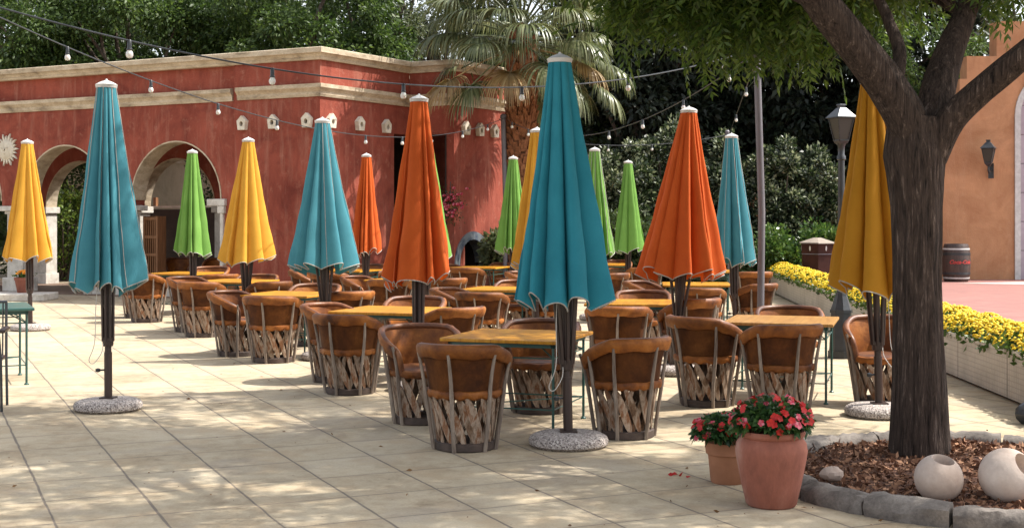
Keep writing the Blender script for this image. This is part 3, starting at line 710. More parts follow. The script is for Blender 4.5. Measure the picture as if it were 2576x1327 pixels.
# ================================================================ planter with marigolds
def off(i):
    p0, p1 = PLANT[max(0, i - 1)], PLANT[min(len(PLANT) - 1, i + 1)]; d = Vector((p1[0] - p0[0], p1[1] - p0[1], 0)).normalized(); return Vector((d.y, -d.x, 0))
pw = empty('planter_wall', (4.66, 11.9, 0), 0, 'long low tile clad planter wall running beside the tree', 'planter')
bz = Vector((4.66, 11.9, 0))
def ribbon(prof, name, mat):
    rows = []
    for i, (x, y) in enumerate(PLANT): rows.append([tuple(Vector((x, y, 0)) + off(i) * s + Vector((0, 0, z)) - bz) for s, z in prof])
    mb = MB(); mb.grid(rows, True); n = len(prof); mb.f += [tuple(range(n)), tuple(range((len(rows) - 1) * n, len(rows) * n))]; return mb.build(name, mat, pw)
ribbon([(0, .03), (0, .455), (.1, .455), (.1, .03)], 'tile_face', M['planter'])
ribbon([(-.012, .455), (-.012, .485), (.13, .485), (.13, .455)], 'coping', M['white_stone'])
ribbon([(.05, .0), (.05, .07), (PW, .07), (PW, .0)], 'toe_base', M['dark'])  # set-back toe; its near-black colour stands in for the shadow gap
ribbon([(.1, .07), (.1, .42), (PW - .1, .42), (PW - .1, .07)], 'soil', M['mulch'])
ribbon([(PW - .1, .07), (PW - .1, .48), (PW, .48), (PW, .07)], 'back_face', M['planter'])
def along(n):
    L = []
    seglen = [math.dist(PLANT[i], PLANT[i + 1]) for i in range(len(PLANT) - 1)]
    pr = np.array(seglen) / sum(seglen); k = rng.choice(len(seglen), n, p=pr); f = rng.random(n)
    A = np.array(PLANT)[k]; B = np.array(PLANT)[k + 1]; return A + (B - A) * f[:, None]
def mound(n, hi):
    xy = along(n); s = rng.random(n); bumpy = .06 * np.sin(xy[:, 1] * 5.1) + .05 * np.sin(xy[:, 1] * 11.7 + 1)
    x = xy[:, 0] - .04 + s * (PW + .02); arc = np.sin(np.clip(s * 1.0 + .08, 0, 1) * PI) ** .6
    z = .46 + hi * arc * (.85 + bumpy * 2) ; over = s < .06; z = np.where(over, z - rng.random(n) * .05, z)
    return np.stack([x, xy[:, 1], z], 1), s
P, s = mound(15000, .2); P[:, 2] -= rng.random(len(P)) * .12
gl = leaf_verts(P, unit(rng.normal(size=P.shape) * [1, 1, .7] + [0, 0, .35]), .085, .045)
bed = link('marigold_bed', np_mesh('marigold_leaves', gl, len(P), 4, LEAF['gold_leaf']))
tag(bed, 'green marigold foliage filling the planter', 'flowers', kind='stuff')
P, s = mound(12500, .225); n = len(P); P[:, 2] += rng.random(n) * .03
nrm_ = unit(np.stack([(s - .45) * 1.1, rng.normal(size=n) * .3, np.full(n, .9)], 1) + rng.normal(size=(n, 3)) * .25)
a_ = unit(np.cross(nrm_, rng.normal(size=(n, 3)))); b_ = np.cross(nrm_, a_); rad = (.016 + .010 * rng.random(n))[:, None]
V = []; Nn = 8
for k in range(Nn):
    an = 2 * PI * k / Nn; rr = rad * (1.0 if k % 2 == 0 else .82); V.append(P + (a_ * math.cos(an) + b_ * math.sin(an)) * rr)
for k in range(Nn):
    an = 2 * PI * k / Nn; V.append(P + (a_ * math.cos(an) + b_ * math.sin(an)) * rad * .5 + nrm_ * rad * .55)
V = np.stack(V, 1)     # n,16,3
quads = [(k, (k + 1) % 8, 8 + (k + 1) % 8, 8 + k) for k in range(8)] + [(8, 9, 10, 11), (8, 11, 12, 15), (12, 13, 14, 15)]
idx = (np.arange(n)[:, None, None] * 16 + np.array(quads)[None]).reshape(-1)
me = bpy.data.meshes.new('marigold_bloom'); me.vertices.add(n * 16); me.vertices.foreach_set("co", V.astype(np.float32).ravel())
me.loops.add(len(idx)); me.loops.foreach_set("vertex_index", idx.astype(np.int32)); me.polygons.add(len(idx) // 4); me.polygons.foreach_set("loop_start", np.arange(0, len(idx), 4, dtype=np.int32)); me.update(calc_edges=True); me.materials.append(LEAF['gold'])
tag(link('marigold_blossom', me), 'yellow marigold blossoms massed along the planter', 'flowers', kind='stuff')
# ================================================================ closed parasols
def fold_fn(seed, N):
    r_ = random.Random(seed)
    wd = [r_.choice((.55, .8, 1.0, 1.5, 1.9)) * r_.uniform(.85, 1.15) for _ in range(N)]; sw = sum(wd); cum = [0]
    for q in wd: cum.append(cum[-1] + q / sw)
    off_ = r_.random()
    amp = [r_.uniform(.5, 1.0) for _ in range(N)]; lean = [r_.choice((-1, 1)) * r_.uniform(.25, .9) for _ in range(N)]
    dip = [r_.uniform(.0, .10) for _ in range(N)]
    def fn(th):
        q = (th / (2 * PI) + off_) % 1.0; k = max(i for i in range(N) if cum[i] <= q); f = (q - cum[k]) / (cum[k + 1] - cum[k])
        g_ = f ** (1 + .45 * lean[k]) if lean[k] > 0 else 1 - (1 - f) ** (1 - .45 * lean[k])
        ridge = max(0.0, math.sin(PI * g_)) ** .6             # broad rounded ridge, sharp valley
        return ridge, amp[k], lean[k] * math.sin(PI * f), dip[k], f
    return fn
def parasol(name, label, px, Y, Rh, cloth, lean_px=0.0, seed=1, N=8, piped=False, rz=0.0, strut_r=.10, body=True):
    x = X(px, Y); H = 2.95
    e = empty(name, (x, Y, 0), 0, label, 'parasol', 'closed parasols on the terrace')
    ang = math.atan2(lean_px / F * Y, H)
    def sh(v):          # lean of pole and canopy about the foot
        return (v[0] + v[2] * math.tan(ang), v[1], v[2])
    N += 2; fn = fold_fn(seed, N); T, K_ = 180, 30; r_ = random.Random(seed + 99)
    z_top = 2.915; rows = []; hem = []
    tl = r_.uniform(0, 6.28); tilt_h = r_.uniform(.0, .05)
    for i in range(K_ + 1):
        u = i / K_; row = []
        for k in range(T):
            th = 2 * PI * k / T; rid, am, ln, dip, f = fn(th)
            dep = (.10 + .50 * u ** .5) * am * (1 - .22 * u)
            zh = 1.18 - .10 * (1 - rid) * min(1, am + .2) - dip * .8 + tilt_h * math.cos(th + tl)
            zz = z_top + (zh - z_top) * u
            base = .088 + (Rh - .088) * (u ** 1.10)
            rr = base * (1.01 - dep * (1 - rid)) + (.009 * math.sin(9 * u + 3 * th + tl) + .006 * math.sin(23 * u + 5 * th)) * u
            if u < .12: rr = rr * (.97 + .03 * u / .12)
            t2 = th + ln * .34 * u ** .7 * (.5 + .5 * am)
            row.append(sh((rr * math.cos(t2), rr * math.sin(t2), zz)))
        rows.append(row)
    c = MB(); c.grid(rows, True); can = c.build('canopy', CLOTH[cloth], e, True, 75)
    hm = rows[-1]; tr_ = MB(); tr_.tube([Vector(p) for p in hm] + [Vector(hm[0])], .0055 if Y < 16 else .0065, 5, False); tr_.build('hem_piping', M['trim'], can, True)
    if piped:
        sp = MB()
        for k in range(0, T, T // 8):
            kk = (k + r_.randint(0, 8)) % T; sp.tube([Vector(rows[i][kk]) * 1.0 + Vector((math.cos(2 * PI * kk / T), math.sin(2 * PI * kk / T), 0)) * .002 for i in range(0, K_ + 1, 2)], .0038, 5)
        sp.build('seam_piping', M['trim'], can, True)
    cp = MB(); cp.lathe([(.092, -.03), (.094, -.014), (.095, -.012), (.098, .0), (.06, .022), (.012, .04), (.008, .052), (.001, .054)], 20); o = cp.build('cap', M['cap'], e, True); o.location = sh((0, 0, z_top + .008))
    po = MB(); po.tube([sh((0, 0, z)) for z in (.05, .6, 1.2, 2.0, 2.9)], .030, 12); po.tube([sh((0, 0, .05)), sh((0, 0, .52))], .036, 12); po.build('pole', M['pole_brown'], e, True)
    hu = MB(); hu.lathe([(.03, -.05), (.046, -.045), (.05, .0), (.05, .03), (.03, .04)], 16); o = hu.build('runner_hub', M['pole_brown'], e, True); o.location = sh((0, 0, .62))
    a0 = r_.uniform(0, 1)
    for k in range(8):
        a = 2 * PI * k / 8 + a0; st = MB(); ru, rl = strut_r, .047
        p0 = sh((rl * math.cos(a), rl * math.sin(a), .62)); p1 = sh((ru * math.cos(a), ru * math.sin(a), 1.38)); st.tube([p0, p1], .0135, 6); st.build('strut', M['pole_brown'], e, True)
    kn = MB(); kn.tube([sh((-.03, 0, .36)), sh((-.075, -.02, .36))], .008, 8); kn.lathe([(.001, -.02), (.022, -.012), (.022, .012), (.001, .02)], 12, sh((-.085, -.024, .36))); kn.build('knob', M['black_metal'], e, True)
    ba = MB(); ba.lathe([(.27, .0), (.298, .022), (.302, .05), (.29, .075), (.255, .094), (.15, .104), (.06, .108), (.001, .108)], 36, wob=lambda a, z: 1 + .008 * math.sin(3 * a + seed)); ba.build('base', M['granite'], e, True)
    pl = MB(); pl.box((0, 0, .112), (.13, .13, .012)); pl.build('foot_plate', M['pole_brown'], e)
    if Y < 13:
        cd = MB(); s_ = random.Random(seed + 5); q = 1 if seed % 2 else -1
        pts = [(.05 * q, -.06, 1.3), (.075 * q, -.10, .95), (.085 * q, -.11, .62), (.14 * q, -.10, .46), (.10 * q, -.09, .43), (.04 * q, -.06, .52), (.03 * q, -.045, .60)]
        limb(cd, [sh(p) for p in pts], .0035, .0035, 5, 0); cd.build('cord', M['cord'], e, True)
    return e
UM = [
 ('closed yellow parasol farthest left, in front of the left arch', 77, 20.4, .395, 'yellow', -8, 11, 10, False, .05),
 ('large closed light blue parasol standing alone on the open paving at left', 273, 11.81, .355, 'teal', -5, 22, 10, True, .055),
 ('small closed green parasol in front of the right arch', 487, 23.3, .325, 'green', -3, 33, 9, False, .06),
 ('closed yellow parasol before the red wall beside the right arch', 618, 19.9, .43, 'yellow', 7, 44, 10, False, .12),
 ('closed light blue parasol in front of the red building corner', 820, 16.1, .435, 'teal', -9, 55, 10, True, .13),
 ('small closed orange parasol before the shaded red side wall', 920, 24.6, .30, 'orange', 2, 66, 9, False, .08),
 ('large closed orange parasol left of centre, near the dark doorway', 1052, 13.2, .365, 'orange', 2, 77, 9, False, .06),
 ('small closed green parasol beside the palm trunk', 1290, 25.6, .35, 'green', 1, 88, 10, False, .06),
 ('closed yellow parasol mostly hidden behind the big teal parasol', 1350, 17.8, .36, 'yellow', 1, 99, 9, False, .08),
 ('biggest closed teal parasol, front and centre beside the nearest table', 1430, 9.93, .385, 'teal_deep', -22, 110, 9, False, .105),
 ('closed green parasol showing only its right edge behind the big teal parasol', 1500, 22.6, .34, 'green', -4, 121, 9, True, .07),
 ('small closed green parasol standing free in front of the pale shrubs', 1580, 27.4, .34, 'green', 0, 132, 10, False, .06),
 ('wide closed dark orange parasol right of centre', 1700, 14.55, .50, 'orange', 33, 143, 10, False, .16),
 ('closed light blue parasol beside the tall grey steel pole', 1850, 19.0, .325, 'teal', -10, 154, 10, True, .06),
 ('closed ochre yellow parasol half hidden by the tree trunk', 2212, 11.45, .40, 'ochre', -22, 165, 9, False, .10),
 ('closed green parasol almost wholly hidden behind the large orange parasol', 1074, 20.0, .375, 'green', 0, 176, 9, False, .07),
]
for lab, px, Y, Rh, cl, lean, seed, N, pip, sr in UM:
    parasol('parasol', lab, px, Y, Rh, cl, lean, seed, N, pip, 0, sr)

# ================================================================ plank tables
def make_table(topmat):
    e = empty('table')
    W = 1.02; t = MB()
    t.box((0, 0, .733), (W, W, .03)); o = t.build('table_top', topmat, e); bevel(o, .008)
    f = MB(); q = .44
    for a, b in (((-q, -q), (q, -q)), ((q, -q), (q, q)), ((q, q), (-q, q)), ((-q, q), (-q, -q))):
        m_ = Vector(((a[0] + b[0]) / 2, (a[1] + b[1]) / 2, .70)); d = Vector((b[0] - a[0], b[1] - a[1], 0)); f.box(m_, (abs(d.x) + .03 if abs(d.x) > .1 else .03, abs(d.y) + .026 if abs(d.y) > .1 else .026, .034))
        for z in (.60, .19): f.tube([(a[0], a[1], z), (b[0], b[1], z)], .006, 6)
    f.tube([(-q, -q, .19), (q, q, .19)], .005, 6)
    for s_ in (-1, 1):
        f.tube([(s_ * q, s_ * q, .6), (s_ * (q - .17), s_ * (q - .17), .69)], .007, 6); f.tube([(s_ * q, -s_ * q, .6), (s_ * (q - .17), -s_ * (q - .17), .69)], .007, 6)
    f.build('frame', M['green_metal'], e)
    for sx in (-1, 1):
        for sy in (-1, 1):
            l = MB(); l.tube([(sx * q, sy * q, 0.01), (sx * q, sy * q, .70)], .0115, 8); l.lathe([(.024, 0), (.024, .008), (.012, .02)], 10, (sx * q, sy * q, 0)); l.build('leg', M['green_metal'], e, True)
    return e
TAB = [  # x, y, rot deg, material, label
 (.055, 11.02, -19, 0, 'nearest yellow plank table, beside the biggest teal parasol'),
 (-1.30, 14.15, -18, 0, 'yellow plank table behind the large orange parasol left of centre'),
 (-2.91, 17.25, -19, 0, 'yellow plank table behind the light blue parasol near the building corner'),
 (-4.42, 21.0, -19, 0, 'yellow plank table by the yellow parasol before the red wall'),
 (-6.0, 24.1, -19, 0, 'yellow plank table by the small green parasol before the right arch'),
 (-3.20, 25.5, -19, 0, 'yellow plank table by the small orange parasol near the red side wall'),
 (-1.75, 21.5, -19, 0, 'plank table mostly hidden behind the large orange parasol canopy'),
 (-.12, 18.55, -20, 0, 'yellow plank table partly hidden left of the biggest teal canopy'),
 (-.66, 27.3, -18, 0, 'far yellow plank table before the tiled niche'),
 (1.40, 15.5, -8, 0, 'yellow plank table left of the wide dark orange parasol'),
 (2.80, 19.95, -6, 0, 'pale plank table behind the wide dark orange parasol'),
 (2.62, 12.72, -17, 1, 'brown plank table near the red flower pots at right'),
 (2.10, 29.0, -8, 0, 'far plank table under the free standing green parasol by the shrubs'),
 (3.70, 25.2, -8, 0, 'far plank table left of the light blue parasol by the steel pole'),
]
tp = [make_table(M['table']), make_table(M['table_brown'])]
first = [True, True]
for x, y, rd, mi, lab in TAB:
    o = tp[mi] if first[mi] else copy_tree(tp[mi]); first[mi] = False
    o.location = (x, y, 0); o.rotation_euler = (0, 0, R(rd)); tag(o, lab, 'table', 'plank tables on the terrace')
# green metal table and black chair at the left edge
gt = make_table(M['green_metal']); gt.name = 'metal_table'; gt.location = (-5.66, 13.86, 0); gt.rotation_euler = (0, 0, R(24.5)); gt.scale = (1.06, 1.06, 1.07)
tag(gt, 'green painted metal table with thin legs at the left edge', 'table')
mc = empty('metal_chair', (-4.84, 11.85, 0), R(15), 'dark metal armchair cut off by the left edge', 'chair')
for sx in (-.24, .24):
    for sy in (-.22, .22):
        l = MB(); l.tube([(sx, sy, 0), (sx * .97, sy, .45), (sx * .9, sy * .97, .66), (sx * .8, sy * .9, .70)] if sy < 0 else [(sx, sy, 0), (sx * .97, sy, .45), (sx * .95, sy * 1.2, .95)], .0125, 8); l.build('leg', M['black_metal'], mc, True)
    a = MB(); a.box((sx, -.02, .715), (.06, .42, .035)); bevel(a.build('armrest', M['pole_brown'], mc), .012)
sm = MB(); sm.box((0, 0, .45), (.46, .44, .03)); bevel(sm.build('seat', M['pole_brown'], mc), .01)
bk = MB()
for k in range(6): bk.tube([(-.2 + .08 * k, .225, .45), (-.2 + .08 * k, .262, .94)], .007, 6)
bk.tube([(-.235, .264, .95), (.235, .264, .95)], .013, 8); bk.build('backrest', M['black_metal'], mc, True)

# ================================================================ leather barrel chairs
def make_chair(seed):
    e = empty('barrel_chair')
    AM = R(128)
    def rim(a):          # a from the back (0) to the arm ends (+-128 deg): radius, height
        q = abs(a) / AM
        h = .79 - .03 * q * q
        if q > .50: h = .7675 - .15 * ((q - .5) / .5) ** 1.35
        r_ = .352 - .03 * q
        return r_, h
    pos = lambda a, r_, z: (r_ * math.sin(a), -r_ * math.cos(a), z)
    NA = 41; A = [-AM + 2 * AM * k / (NA - 1) for k in range(NA)]
    # leather shell, two skins
    def skin(off_):
        rows = []
        for i in range(9):
            u = i / 8; row = []
            for a in A:
                r_, h = rim(a); z0, r0 = .43, .272
                rr = r0 + (r_ - r0) * (u ** 1.25) + off_ - .006 * math.sin(u * PI); row.append(pos(a, rr, z0 + (h - z0) * u))
            rows.append(row)
        return rows
    b = MB(); b.grid([r_[::-1] for r_ in skin(-.009)]); b.build('backrest', M['leather'], e, True, 60)
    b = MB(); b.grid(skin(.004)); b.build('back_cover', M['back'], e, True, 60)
    # rolled leather rim and the folded band outside it, ending down the front posts
    pts = []; ra = []
    for k in range(9):
        a = -AM - R(3) * (1 - k / 8); pts.append(pos(-AM - R(2), .275 + .047 * (k / 8) ** 1.1, .42 + (rim(-AM)[1] - .45) * (k / 8)))
    pts += [pos(a, rim(a)[0], rim(a)[1]) for a in A]
    for k in range(9): pts.append(pos(AM + R(2), .275 + .047 * ((8 - k) / 8) ** 1.1, .42 + (rim(AM)[1] - .45) * ((8 - k) / 8)))
    for it in range(2): pts = [pts[0]] + [tuple((Vector(pts[i - 1]) + Vector(pts[i]) * 2 + Vector(pts[i + 1])) / 4) for i in range(1, len(pts) - 1)] + [pts[-1]]
    rm = MB(); rm.tube(pts, .026, 10); rim_o = rm.build('rim_roll', M['leather_dark'], e, True)
    bd = MB(); rows = []
    for i, (do, dz) in enumerate([(-.002, -.078), (.022, -.084), (.032, -.078), (.036, -.04), (.034, -.005), (.022, .014), (.0, .022)]):
        row = []
        for a in A:
            r_, h = rim(a); u = (h + dz - .43) / (h - .43); rr = .272 + (r_ - .272) * max(u, 0) ** 1.25 + .004 if dz < -.0 else r_ + .004
            row.append(pos(a, rr + do, h + dz + .006 * math.sin(a * 9 + i * .2) * (1 if dz < -.05 else .2)))
        rows.append(row)
    bd.grid(rows); bd.build('rim_band', M['leather'], e, True, 60)
    # seat
    s = MB(); s.lathe([(.001, .395), (.262, .395), (.278, .415), (.28, .44), (.265, .463), (.2, .478), (.1, .484), (.001, .485)], 36); s.build('seat', M['leather_dark'], e, True)
    sb = MB(); rows = []
    for i, (r_, z) in enumerate([(.273, .462), (.294, .455), (.300, .435), (.294, .412), (.276, .40)]):
        rows.append([((r_ + .004 * math.sin(14 * t)) * math.sin(t), -(r_ + .004 * math.sin(14 * t)) * math.cos(t), z + (.008 * math.sin(17 * t + 1) if i > 2 else .003 * math.sin(9 * t))) for t in [2 * PI * k / 96 for k in range(96)]])
    sb.grid(rows, True); sb.build('seat_band', M['leather'], e, True)
    # lattice of pointed slats, outer layer leaning one way and inner layer the other
    rr_ = random.Random(seed)
    def slat(mb, a, da, rad, wdt, th=.008):
        N = 6; rows_o, rows_i = [], []
        for i in range(N + 1):
            u = i / N; z = .045 + .375 * u; an = a + da * (u - .5) * 2; R0 = rad + .062 * u - .008 * math.sin(u * PI)
            w_ = wdt * (.30 + .70 * min(1, 4.5 * u, 4.5 * (1 - u)) if 0 < u < 1 else .30)
            c = Vector(pos(an, R0, z)); t_ = Vector((math.cos(an), math.sin(an), 0)); n_ = Vector((math.sin(an), -math.cos(an), 0))
            tilt = Vector((0, 0, -math.copysign(1, da) * .35)); t_ = (t_ + tilt).normalized()
            rows_o.append((c - t_ * w_, c + t_ * w_, c + t_ * w_ - n_ * th, c - t_ * w_ - n_ * th))
        vs = [v for r__ in rows_o for v in r__]; fs = [(0, 1, 2, 3), tuple(N * 4 + k for k in (3, 2, 1, 0))]
        for i in range(N):
            for k in range(4): fs.append((i * 4 + k, i * 4 + (k + 1) % 4, (i + 1) * 4 + (k + 1) % 4, (i + 1) * 4 + k))
        mb.add(vs, fs)
    for k in range(17):
        m_ = MB(); a = 2 * PI * k / 17 + rr_.uniform(-.085, .085); slat(m_, a, -R(17 + rr_.uniform(-2.5, 2.5)), .213, .0315 + rr_.uniform(-.006, .006)); m_.build('slat', M['slat'], e)
    for k in range(12):
        m_ = MB(); a = 2 * PI * (k + .5) / 12 + rr_.uniform(-.05, .05); slat(m_, a, R(14 + rr_.uniform(-3, 3)), .194, .023); m_.build('slat', M['slat'], e)
    # wooden posts outside the shell
    for a in (0, R(60), -R(60), R(96), -R(96), R(126), -R(126)):
        r_, h = rim(a); pm = MB(); j = rr_.uniform(-.02, .02); a += rr_.uniform(-.06, .06)
        f_ = lambda z: (.229 + .063 * (z / .42)) if z < .42 else .292 + (r_ - .272) * ((z - .42) / (h - .42)) ** 1.25
        zz = [.0, .1, .2, .3, .42, .5, .58, .66, h - .05]
        pm.tube([pos(a + j * math.sin(z * 9) * 1.5, f_(z) + .012, z) for z in zz], [.0165, .016, .0155, .0155, .0165, .0145, .0135, .0125, .012], 7)
        pm.build('post', M['post'], e, True)
    br = MB(); br.lathe([(.001, .0), (.226, .0), (.236, .008), (.236, .058), (.228, .064), (.001, .064)], 28, wob=lambda a, z: 1 + .008 * math.sin(6 * a)); br.build('base_ring', M['ring_wood'], e, True)
    for k in range(28):
        pass
    return e
CH = [make_chair(5), make_chair(17), make_chair(29)]
T_ = ['the nearest table', 'the table behind the large orange parasol', 'the table before the building corner',
      'the table before the red wall', 'the table before the right arch', 'the table by the small orange parasol',
      'the table under the large orange canopy', 'the table left of the biggest canopy', 'the table before the tiled niche',
      'the table left of the wide orange parasol', 'the table behind the wide orange parasol', 'the brown table by the red flowers',
      'the table before the pale shrubs', 'the far table by the steel pole']
FR, LF, RT, BK = (.3, .95), (.87, -.48), (-.72, .69), (-.22, -.97)
C_ = [  # px or x, Y, facing, label
 (1170, 9.84, (.30, .95), 'barrel chair seen from behind on the near side of ' + T_[0]),
 (1060, 11.12, (.32, -.95), 'barrel chair facing us on the left side of ' + T_[0]),
 (1358, 11.72, (-.2, -.98), 'barrel chair facing us on the far side of ' + T_[0]),
 (1572, 10.38, (-.62, .78), 'barrel chair on the right side of ' + T_[0]),
 (880, 12.98, (.48, .88), 'dark backed barrel chair on the near side of ' + T_[1]),
 (844, 13.95, (.80, -.6), 'barrel chair on the left side of ' + T_[1]),
 (1132, 13.8, RT, 'barrel chair on the right side of ' + T_[1]),
 (1041, 15.0, BK, 'barrel chair facing us on the far side of ' + T_[1]),
 (688, 15.85, (.2, .98), 'sunlit barrel chair on the near side of ' + T_[2]),
 (597, 16.6, LF, 'barrel chair on the left side of ' + T_[2]),
 (868, 16.6, RT, 'barrel chair on the right side of ' + T_[2]),
 (790, 17.95, BK, 'barrel chair facing us on the far side of ' + T_[2]),
 (510, 19.3, (.35, .94), 'barrel chair on the near side of ' + T_[3]),
 (482, 20.2, LF, 'barrel chair on the left side of ' + T_[3]),
 (676, 19.95, RT, 'barrel chair on the right side of ' + T_[3]),
 (645, 21.7, BK, 'barrel chair facing us on the far side of ' + T_[3]),
 (545, 22.2, RT, 'barrel chair on the right side of ' + T_[4]),
 (369, 22.1, (.4, .92), 'sunlit barrel chair on the near side of ' + T_[4]),
 (350, 23.1, LF, 'barrel chair mostly hidden on the left side of ' + T_[4]),
 (527, 24.7, BK, 'barrel chair facing us on the far side of ' + T_[4]),
 (925, 26.1, BK, 'barrel chair facing us on the far side of ' + T_[5]),
 (778, 23.6, LF, 'barrel chair on the left side of ' + T_[5]),
 (836, 22.3, (.2, .97), 'barrel chair seen from behind on the near side of ' + T_[5]),
 (912, 21.3, LF, 'barrel chair on the left side of ' + T_[6]),
 (980, 20.35, (.2, .97), 'barrel chair on the near side of ' + T_[6]),
 (1119, 21.1, RT, 'barrel chair on the right side of ' + T_[6]),
 (1153, 17.3, LF, 'barrel chair on the left side of ' + T_[7]),
 (1214, 16.85, (.3, .95), 'barrel chair on the near side of ' + T_[7]),
 (1302, 19.0, BK, 'barrel chair facing us on the far side of ' + T_[7]),
 (1380, 18.1, (-.8, .6), 'barrel chair on the right side of ' + T_[7]),
 (1178, 25.4, (.3, .95), 'barrel chair on the near side of ' + T_[8]),
 (1140, 26.9, LF, 'barrel chair on the left side of ' + T_[8]),
 (1266, 28.2, BK, 'barrel chair facing us on the far side of ' + T_[8]),
 (1326, 22.3, LF, 'barrel chair in the gap between the biggest teal canopy and the niche table'),
 (1557, 13.95, (.12, .99), 'barrel chair seen from behind on the near side of ' + T_[9]),
 (1618, 16.5, (-.1, -.99), 'barrel chair facing us on the far side of ' + T_[9]),
 (1729, 14.95, RT, 'barrel chair on the right side of ' + T_[9]),
 (1631, 19.3, LF, 'barrel chair on the left side of ' + T_[10]),
 (1528, 22.1, RT, 'barrel chair just right of the biggest teal canopy hem, far behind'),
 (1763, 18.1, (.3, .95), 'barrel chair seen from behind on the near side of ' + T_[10]),
 (1893, 19.2, RT, 'barrel chair on the right side of ' + T_[10]),
 (1552, 30.2, (-.1, -.99), 'barrel chair facing us on the far side of ' + T_[12]),
 (1620, 25.2, (-.2, .97), 'barrel chair seen from behind on the near side of ' + T_[12]),
 (1890, 23.3, (-.2, .97), 'barrel chair between the light blue parasol and the steel pole, far behind'),
 (1777, 12.15, (.72, .69), 'dark barrel chair on the left side of ' + T_[11]),
 (1962, 11.52, (-.34, .94), 'dark barrel chair on the near side of ' + T_[11]),
 (1985, 13.65, (-.1, -.99), 'barrel chair facing us on the far side of ' + T_[11]),
 (2222, 12.15, (-.33, -.95), 'lighter barrel chair facing us behind the ochre parasol and tree'),
 (452, 30.6, (.1, -.99), 'barrel chair in the shade of the right arch, on the left'),
 (548, 30.0, (-.3, -.95), 'barrel chair in the shade of the right arch, on the right'),
]
rc = random.Random(3)
for i, (px, Y, fd, lab) in enumerate(C_):
    o = CH[i] if i < 3 else copy_tree(CH[i % 3])
    o.location = (X(px, Y), Y, 0.03 if Y > 29.9 and px < 700 else 0); o.rotation_euler = (0, 0, math.atan2(-fd[0], fd[1]) + R(rc.uniform(-9, 9) if i > 4 else 0)); k = rc.uniform(.975, 1.025); o.scale = (k, k, k * rc.uniform(.985, 1.015))
    tag(o, ('leather ' + lab) if len(lab.split()) < 16 else lab.replace('facing us ', '').replace('seen from behind ', ''), 'chair', 'leather barrel chairs around the tables')

# ================================================================ poles, wires and bulbs
def steel_pole(px, Y, top, r_, label):
    e = empty('steel_pole', (X(px, Y), Y, 0), 0, label, 'pole')
    m_ = MB(); m_.tube([(-.02, 0, 0), (0, 0, 1.8), (-.06, 0, top)], r_, 14); m_.build('shaft', M['steel'], e, True)
    m_ = MB(); m_.lathe([(r_ * 1.25, -.02), (r_ * 1.25, .05), (r_ * .6, .08)], 14, (-.06, 0, top)); m_.build('cap', M['steel'], e, True)
    m_ = MB(); m_.box((0, 0, .008), (.2, .2, .016)); m_.build('foot_plate', M['steel'], e)
    m_ = MB(); m_.tube([(-.06 - r_, -.02, top - .06), (-.06 - r_ - .03, -.03, top - .06), (-.06 - r_ - .03, -.03, top - .02)], .008, 6); m_.build('hook', M['black_metal'], e); return e
P1Y, P2Y = 15.5, 28.4
steel_pole(1916, P1Y, Z(128, P1Y), .042, 'tall grey steel pole carrying the festoon wires, right of centre')
steel_pole(1273, P2Y, Z(296, P2Y), .055, 'far grey steel pole beside the palm trunk')
fpY = 30.0; steel_pole(1836, fpY, Z(336, fpY), .045, 'far thin steel pole hidden behind the light blue parasol')
def pt(px, py, Y): return Vector((X(px, Y), Y, Z(py, Y)))
def proj(v): return 1288 + v.x / v.y * F, 555 - (v.z - 1.7) / v.y * F
def wire(A, B, mid, label, bulbs, what):
    best = None
    for s in range(0, 160):
        sg = s * .02; pts = [A.lerp(B, i / 60) + Vector((0, 0, -4 * sg * (i / 60) * (1 - i / 60))) for i in range(61)]
        if mid is None: best = (0, pts); sg = .1; break
        e_ = min((abs(proj(p)[0] - mid[0]), proj(p)[1]) for p in pts if p.y > 1); err = abs(e_[1] - mid[1])
        if best is None or err < best[0]: best = (err, pts)
    pts = best[1]; m_ = MB(); m_.tube(pts, .0068, 6); tag(m_.build('festoon_wire', M['black_metal'], None, True), label, 'wire')
    order = ['first', 'second', 'third', 'fourth', 'fifth', 'sixth', 'seventh', 'eighth', 'ninth', 'tenth']
    for k, bx_ in enumerate(sorted(bulbs)):
        i = min(range(60), key=lambda i: abs((proj(pts[i])[0] + proj(pts[i + 1])[0]) / 2 - bx_)); a, b_ = pts[i], pts[i + 1]
        fx = proj(b_)[0] - proj(a)[0]; f = max(0, min(1, (bx_ - proj(a)[0]) / fx)) if abs(fx) > 1e-4 else .5
        p = a.lerp(b_, f); e = empty('festoon_bulb', p, 0, f'{order[k]} white bulb from the left on {what}', 'light bulb', 'bulbs on the festoon wires')
        q = 1.0
        so_ = MB(); so_.lathe([(.010, .008), (.016, .0), (.017, -.055 * q), (.022, -.06 * q), (.022, -.07 * q), (.001, -.07 * q)], 10); so_.build('socket', M['black_metal'], e, True)
        gl_ = MB(); gl_.lathe([(.014, -.068 * q), (.026 * q, -.09 * q), (.028 * q, -.108 * q), (.02 * q, -.126 * q), (.001, -.132 * q)], 12); gl_.build('globe', M['bulb'], e, True)
T1 = pt(1905, 122, P1Y); T2 = pt(1272, 296, P2Y); T3 = pt(1834, 338, fpY)
wire(pt(-40, 8, 9.0), T1, (1100, 219), 'upper black festoon wire crossing from top left to the steel pole', [326, 685, 1015, 1313, 1580, 1822], 'the upper festoon wire')
wire(pt(-60, 16, 11.5), T2, (860, 333), 'lower black festoon wire from top left to the far pole', [170, 380, 549, 697, 920, 1012, 1164, 1227], 'the lower left festoon wire')
wire(T2 + Vector((0, 0, -.02)), T1 + Vector((0, 0, -.03)), (1560, 322), 'festoon wire sagging between the far pole and the near steel pole', [1288, 1329, 1532, 1617, 1719, 1834], 'the wire between both steel poles')
